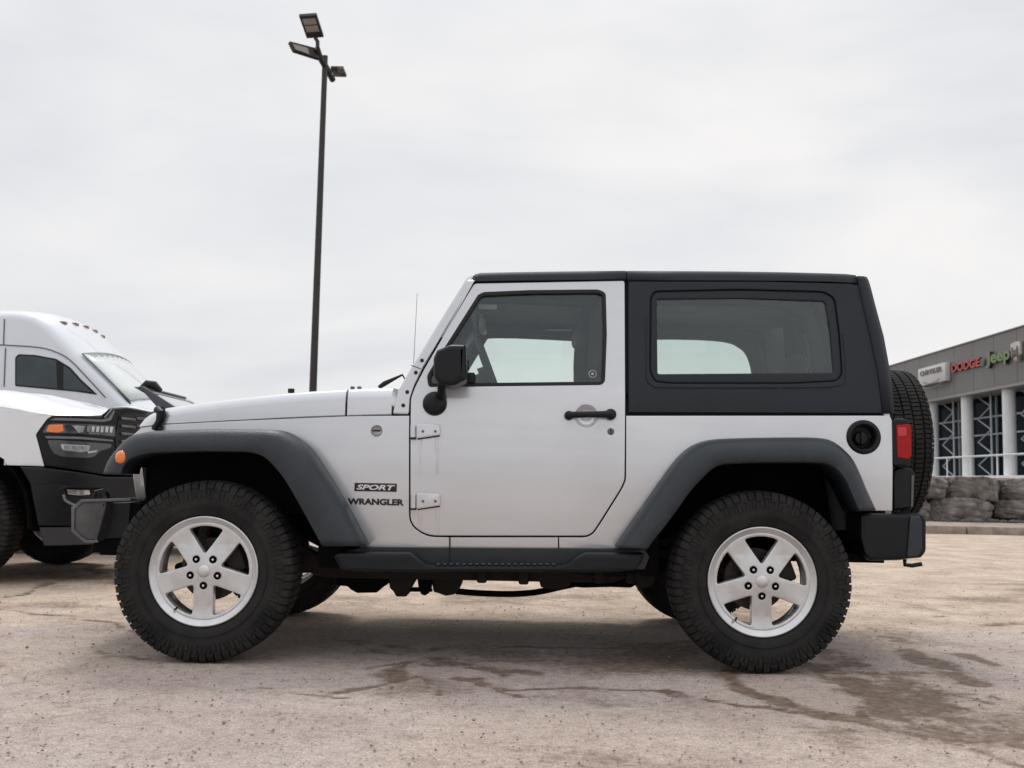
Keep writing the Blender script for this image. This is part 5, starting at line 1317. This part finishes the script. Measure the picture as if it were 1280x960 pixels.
finish('led_panel', box_bm(p1.x-.16, p1.x+.01, LY+.28, LY+.5, (p0.z+p1.z)/2-.07, (p0.z+p1.z)/2+.01, .02), STEELG, hc)

# ------------------------------------------------------------------ kerb, boulders, terrace
ORG[0] = Vector((0, 0, 0))
CONC = mat('kerb_concrete', (.42, .36, .31), .9, col2=(.20, .16, .13), vscale=3.5, bump=.5, bscale=25)
bm = bmesh.new(); x = -2.0; kk = 0
r = random.Random(4)
while x < 34:
    l = 2.4+.3*r.random(); box_bm(x, x+l-.02, 18.42+.02*r.random(), 18.62, -.1, .135+.01*r.random(), .02, 2, bm=bm); x += l
kb = finish('kerb', bm, CONC); tag(kb, kind='structure')
sw = finish('pavement', box_bm(-2, 34, 18.60, 21.9, -.1, .125), CONC); tag(sw, kind='structure')
BANK = mat('bank_soil', (.10, .085, .07), .95, col2=(.05, .042, .036), vscale=5, bump=.6, bscale=20)
rows = [[(x, y, (z+.1)*k_-.1+.03*mnoise.noise(Vector((x*.7, y*.7, 0)))) for y, z in ((21.75, -.1), (21.9, .25), (22.5, .75), (23.4, 1.0), (30, 1.12), (44, 1.22), (140, 1.25))] for x in np.linspace(-14, 60, 60) for k_ in (min(1, max(0, (x+13)/17))**1.5,)]
tb = finish('bank', loft_bm(rows), BANK); tag(tb, kind='structure')
ROCK = mat('boulder_stone', (.25, .22, .20), .9, col2=(.055, .049, .048), vscale=4.5, bump=.9, bscale=22)
def boulder(x0, x1, z0, z1, y0=21.45, dy=.8, seed=0, label=''):
    bm = bmesh.new(); bmesh.ops.create_cube(bm, size=1)
    bmesh.ops.subdivide_edges(bm, edges=bm.edges[:], cuts=19, use_grid_fill=True)
    rr = random.Random(seed); sx, sy, sz = x1-x0, dy, z1-z0
    for v in bm.verts:
        p = v.co*2; m_ = (abs(p.x)**22+abs(p.y)**22+abs(p.z)**22)**(1/22); p = p/m_
        v.co = Vector((p.x*sx/2, p.y*sy/2, p.z*sz/2))
    for k in range(13):                                # broken faces: planes that shave the corners
        n_ = Vector((rr.uniform(-1, 1), rr.uniform(-1.6, .2), rr.uniform(-1, 1))).normalized()
        ext = max(v.co.dot(n_) for v in bm.verts); cut = ext*rr.uniform(.74, .92)
        for v in bm.verts:
            d_ = v.co.dot(n_)-cut
            if d_ > 0: v.co -= n_*d_*.92
    for v in bm.verts:
        w = v.co.copy(); s1 = Vector((seed*3.1, 0, 0))
        c_ = mnoise.cell(w*Vector((5, 5, 9)).x+s1) if False else 0
        nn = mnoise.noise(w*3+s1)*.035+abs(mnoise.noise(w*7+s1))*.045+mnoise.noise(w*24+s1)*.022
        lay = .022*(abs(((w.z*5+w.x*.6+.9*mnoise.noise(w*2)) % 1)-.5)*2)**5
        w += Vector((w.x/sx, w.y/sy, w.z/sz)).normalized()*(nn-lay)
        v.co = w+Vector(((x0+x1)/2, y0+sy/2, (z0+z1)/2))
    ORG[0] = Vector(((x0+x1)/2, y0+sy/2, z0))
    o = finish('boulder', bm, ROCK, ang=32)
    tag(o, label, 'boulder', 'boulders of the low retaining wall'); ORG[0] = Vector((0, 0, 0)); return o
X_ = lambda px, y=21.5: (px-640)/1300*y
zt_, zm_, z0_ = 1.03, .58, .13
boulder(X_(1128), X_(1191), zm_, zt_, seed=1, label='pale brown boulder on the upper course just right of the spare tyre')
boulder(X_(1192), X_(1258), zm_-.02, zt_, seed=2, label='large squared boulder on the upper course, second from the spare tyre')
boulder(X_(1259), X_(1335), zm_, zt_-.02, seed=3, label='upper-course boulder cut by the right edge of the picture')
boulder(X_(1120), X_(1162), z0_, zm_+.02, y0=21.35, seed=5, label='dark lower-course boulder half hidden by the spare tyre')
boulder(X_(1163), X_(1246), z0_, zm_+.02, y0=21.3, seed=6, label='long flat dark boulder on the lower course beside the kerb')
boulder(X_(1248), X_(1330), z0_, zm_-.01, y0=21.35, seed=7, label='lower-course boulder cut by the right edge, under the upper one')
RB_ = mat('rubble', (.13, .115, .10), .9, col2=(.06, .05, .045), vscale=6)
bm = bmesh.new()
for k in range(140):
    s = .03+.06*r.random()**2; x = X_(1120)+r.random()*4.2; y = 21.0+r.random()*.5
    b2 = bmesh.new(); bmesh.ops.create_icosphere(b2, subdivisions=1, radius=s)
    for v in b2.verts: v.co = Vector((v.co.x*1.3+x, v.co.y+y, v.co.z*.7+.14))*1.0+Vector((0, 0, .01*r.random()))
    bm = join_bm(bm, b2)
tag(finish('rubble', bm, RB_), kind='stuff')

# ------------------------------------------------------------------ dealership building
BX = 22.0; Yn, Yf = 30.0, 62.0
ORG[0] = Vector((BX, 46, 1.1))
BLD = empty('showroom_building', ORG[0]); tag(BLD, 'grey metal-clad car showroom with white columns and glass front at the right', 'building')
CLAD = mat('grey_cladding', (.175, .168, .165), .5, .2, var=.06, vscale=.6, bump=.05, bscale=40)
zft = CH+7.0; zfb = CH+4.63
bm = bmesh.new(); y = Yn
while y < Yf:
    l = min(2.15, Yf-y); box_bm(BX, BX+.12, y, y+l-.03, zfb+.02, zft, .006, 1, bm=bm); y += 2.15
FA = finish('fascia', bm, CLAD, BLD, ang=20)
finish('fascia_backing', box_bm(BX+.125, BX+.4, Yn, Yf, zfb+.03, zft-.03), mat('fascia_gap', (.06, .058, .058), .7), BLD)
finish('parapet_cap', box_bm(BX-.05, BX+.45, Yn-.05, Yf+.05, zft, zft+.07, .01), CLAD, BLD)
finish('roof', box_bm(BX+.4, BX+24, Yn, Yf, zft-.5, zft-.2), CLAD, BLD)
finish('soffit', box_bm(BX-.02, BX+2.0, Yn, Yf, zfb-.12, zfb+.01), mat('soffit_grey', (.30, .29, .28), .7), BLD)
zpl = CH+.60
WHT = mat('column_white', (.82, .82, .82), .55, var=.05, vscale=2)
finish('plinth', box_bm(BX-.5, BX+1.35, Yn, Yf, .9, zpl, .01), mat('plinth_concrete', (.78, .77, .76), .8, var=.06), BLD)
cols = [59.5, 55.3, 51.1, 46.8, 42.6, 38.4, 34.2]
for y in cols:
    finish('column', tube_bm([(BX+.45, y, zpl-.02), (BX+.45, y, zfb-.11)], .285, 24), WHT, BLD)
BG = mat('showroom_glass', (.004, .010, .016), .05, spec=.16, col2=(.010, .018, .026), vscale=.5)
gx_ = BX+1.35
next(n for n in BG.node_tree.nodes if n.type == 'BSDF_PRINCIPLED').inputs['IOR'].default_value = 1.10
gl_ = finish('glass_front', box_bm(gx_, gx_+.05, Yn, Yf, zpl-.01, zfb-.13), BG, BLD)
FRM = mat('window_frame_grey', (.42, .44, .46), .5, .2)
bm = bmesh.new()
for z in (zpl+1.0, zpl+1.75+.3, zpl+2.8+.1):
    box_bm(gx_-.07, gx_-.002, Yn, Yf, z-.035, z+.035, bm=bm)
for y in cols:
    for d in (-1.25, -2.65): box_bm(gx_-.08, gx_-.001, y+d-.04, y+d+.04, zpl, zfb-.14, bm=bm)
finish('window_frame', bm, FRM, gl_, smooth=False)
for y in cols:                                           # zig-zag lattice posts beside each column
    bm = bmesh.new(); h = (zfb-zpl-.15); n_ = 7; ya, yb = y-.35, y-1.75
    xx = gx_-.55
    for (p, q) in [((ya if k % 2 else yb), (yb if k % 2 else ya)) for k in range(n_)]: pass
    for k in range(n_):
        p = ya if k % 2 else yb; q = yb if k % 2 else ya
        tube_bm([(xx, p, zpl+h*k/n_), (xx, q, zpl+h*(k+1)/n_)], .033, 6, bm=bm)
    tube_bm([(xx, yb-.02, zpl), (xx, yb-.02, zfb-.13)], .05, 6, bm=bm)
    finish('lattice_post', bm, FRM, BLD)
# railing between the columns
bm = tube_bm([(BX+.1, Yn, zpl+.95), (BX+.1, Yf, zpl+.95)], .035, 8)
for y in np.arange(Yn+1.0, Yf, 2.72): tube_bm([(BX+.1, y, zpl-.01), (BX+.1, y, zpl+.95)], .035, 8, bm=bm)
finish('railing', bm, WHT, BLD)
finish('rear_wall', box_bm(BX+1.6, BX+24, Yf-.4, Yf, .9, zft-.3), CLAD, BLD)
finish('near_wall', box_bm(BX+1.6, BX+24, Yn, Yn+.4, .9, zft-.3), CLAD, BLD)
finish('inner_wall', box_bm(BX+6, BX+6.3, Yn+.4, Yf-.4, .9, zft-.3), mat('inner_dark', (.05, .05, .055), .8), BLD)
# sign writing
class Sign:
    def xyz(s, u, v, off): return Vector((BX-off, u, v))
class SignT:                                    # u grows towards the viewer's right = -Y
    def __init__(s, y0): s.y0 = y0
    def xyz(s, u, v, off): return Vector((BX-off, s.y0-u, v))
YP = lambda px: BX*1300/(px-640)
def zP(px, py):                                  # height on the facade plane at a pixel
    d = ray(px, py); return (EYE+d*(BX/d.x)).z
def yPx(px, py):
    d = ray(px, py); return (EYE+d*(BX/d.x)).y
ya, yb = yPx(1149, 470)*.99, yPx(1183, 466)*.99
zt1, zb1 = zP(1150, 463), zP(1152, 484)
plate = finish('sign_board', box_bm(BX-.28, BX-.02, yb, ya, zb1, zt1, .02), mat('sign_white', (.62, .60, .58), .5), BLD)
S1 = SignT(ya)
sgr = mat('sign_grey', (.16, .16, .17), .5)
finish('sign_lettering', text_bm('CHRYSLER', S1, .35, zt1-.42, (ya-yb)-.7, .26, .30, .03, bold=.02), sgr, plate, smooth=False)
w_ = ya-yb
wing = [(BX-.285, ya-w_*(.08+.84*t), zt1-.95-(.22*(1-(2*t-1)**2))) for t in np.linspace(0, 1, 17)]
finish('sign_wing', tube_bm(wing, .035, 6), sgr, plate)
wing = [(BX-.285, ya-w_*(.2+.6*t), zt1-.75-(.16*(1-(2*t-1)**2))) for t in np.linspace(0, 1, 17)]
finish('sign_wing', tube_bm(wing, .02, 6), sgr, plate)
def sign(name, s, px0, px1, y_top, y_bot, m, pxz, bold=.04, shear=0, th=.12, tilt=0):
    k_ = (BX-th)/BX; y0 = yPx(px0, y_top)*k_; y1 = yPx(px1, y_top-6)*k_
    z1 = zP(pxz, y_top); z0 = zP(pxz, y_bot)
    S_ = SignT(y0)
    sd_ = mat('sign_side_dark', (.03, .03, .035), .5)
    o = finish(name, text_bm(s, S_, 0, z0, y0-y1, z1-z0, .005, th, bold=bold, shear=shear), m, BLD, smooth=False)
    o.data.materials.append(sd_)
    for p in o.data.polygons:
        if abs(p.normal.x) < .5: p.material_index = 1
    return o
sign('red_sign_lettering', 'DODGE', 1189, 1224.5, 456.5, 467, mat('sign_red', (.50, .045, .04), .45), 1189, bold=.035)
for k in range(2):
    a_ = Vector((BX-.1, yPx(1229.0+k*2.4, 455), zP(1226, 458.5))); b_ = Vector((BX-.1, yPx(1230.2+k*2.4, 455), zP(1226, 450)))
    finish('sign_stripe', tube_bm([a_, b_], .07, 4), mat('stripe_grey', (.25, .26, .24), .5), BLD)
sign('green_sign_lettering', 'Jeep', 1232, 1262, 441.5, 461.5, mat('sign_green', (.17, .24, .09), .45), 1233, bold=.035, th=.16)
# shield badge (plain shield with a light face)
ys0, ys1 = yPx(1263.5, 440)*.99, yPx(1275, 440)*.99; zs1 = zP(1268, 430.5); zs0 = zP(1268, 454)
SB = SignT(ys0); ww = ys0-ys1
sh = [(0, zs1), (ww*.5, zs1+.05), (ww, zs1), (ww, zs0+(zs1-zs0)*.35), (ww*.78, zs0+.15), (ww*.5, zs0), (ww*.22, zs0+.15), (0, zs0+(zs1-zs0)*.35)]
o = finish('shield_emblem', panel_bm(SB, sh, thick=.22, off=.24, bev=.04, step=(None, None)), mat('emblem_face', (.50, .47, .43), .4, .3, var=.3, vscale=3), BLD)
hd_ = [(ww*.2, zs1-.15), (ww*.42, zs1-.45), (ww*.5, zs1-.3), (ww*.58, zs1-.45), (ww*.8, zs1-.15), (ww*.86, zs1-.7), (ww*.68, zs1-.62), (ww*.62, zs0+.35), (ww*.5, zs0+.2), (ww*.38, zs0+.35), (ww*.32, zs1-.62), (ww*.14, zs1-.7)]
finish('emblem_relief', panel_bm(SB, hd_, thick=.05, off=.28, bev=.01, step=(None, None)), mat('emblem_dark', (.12, .10, .09), .4), o)
sign('black_sign_lettering', 'RAM', 1276.2, 1316, 427.5, 449, mat('sign_black', (.05, .05, .055), .4), 1277, bold=.05, th=.12)
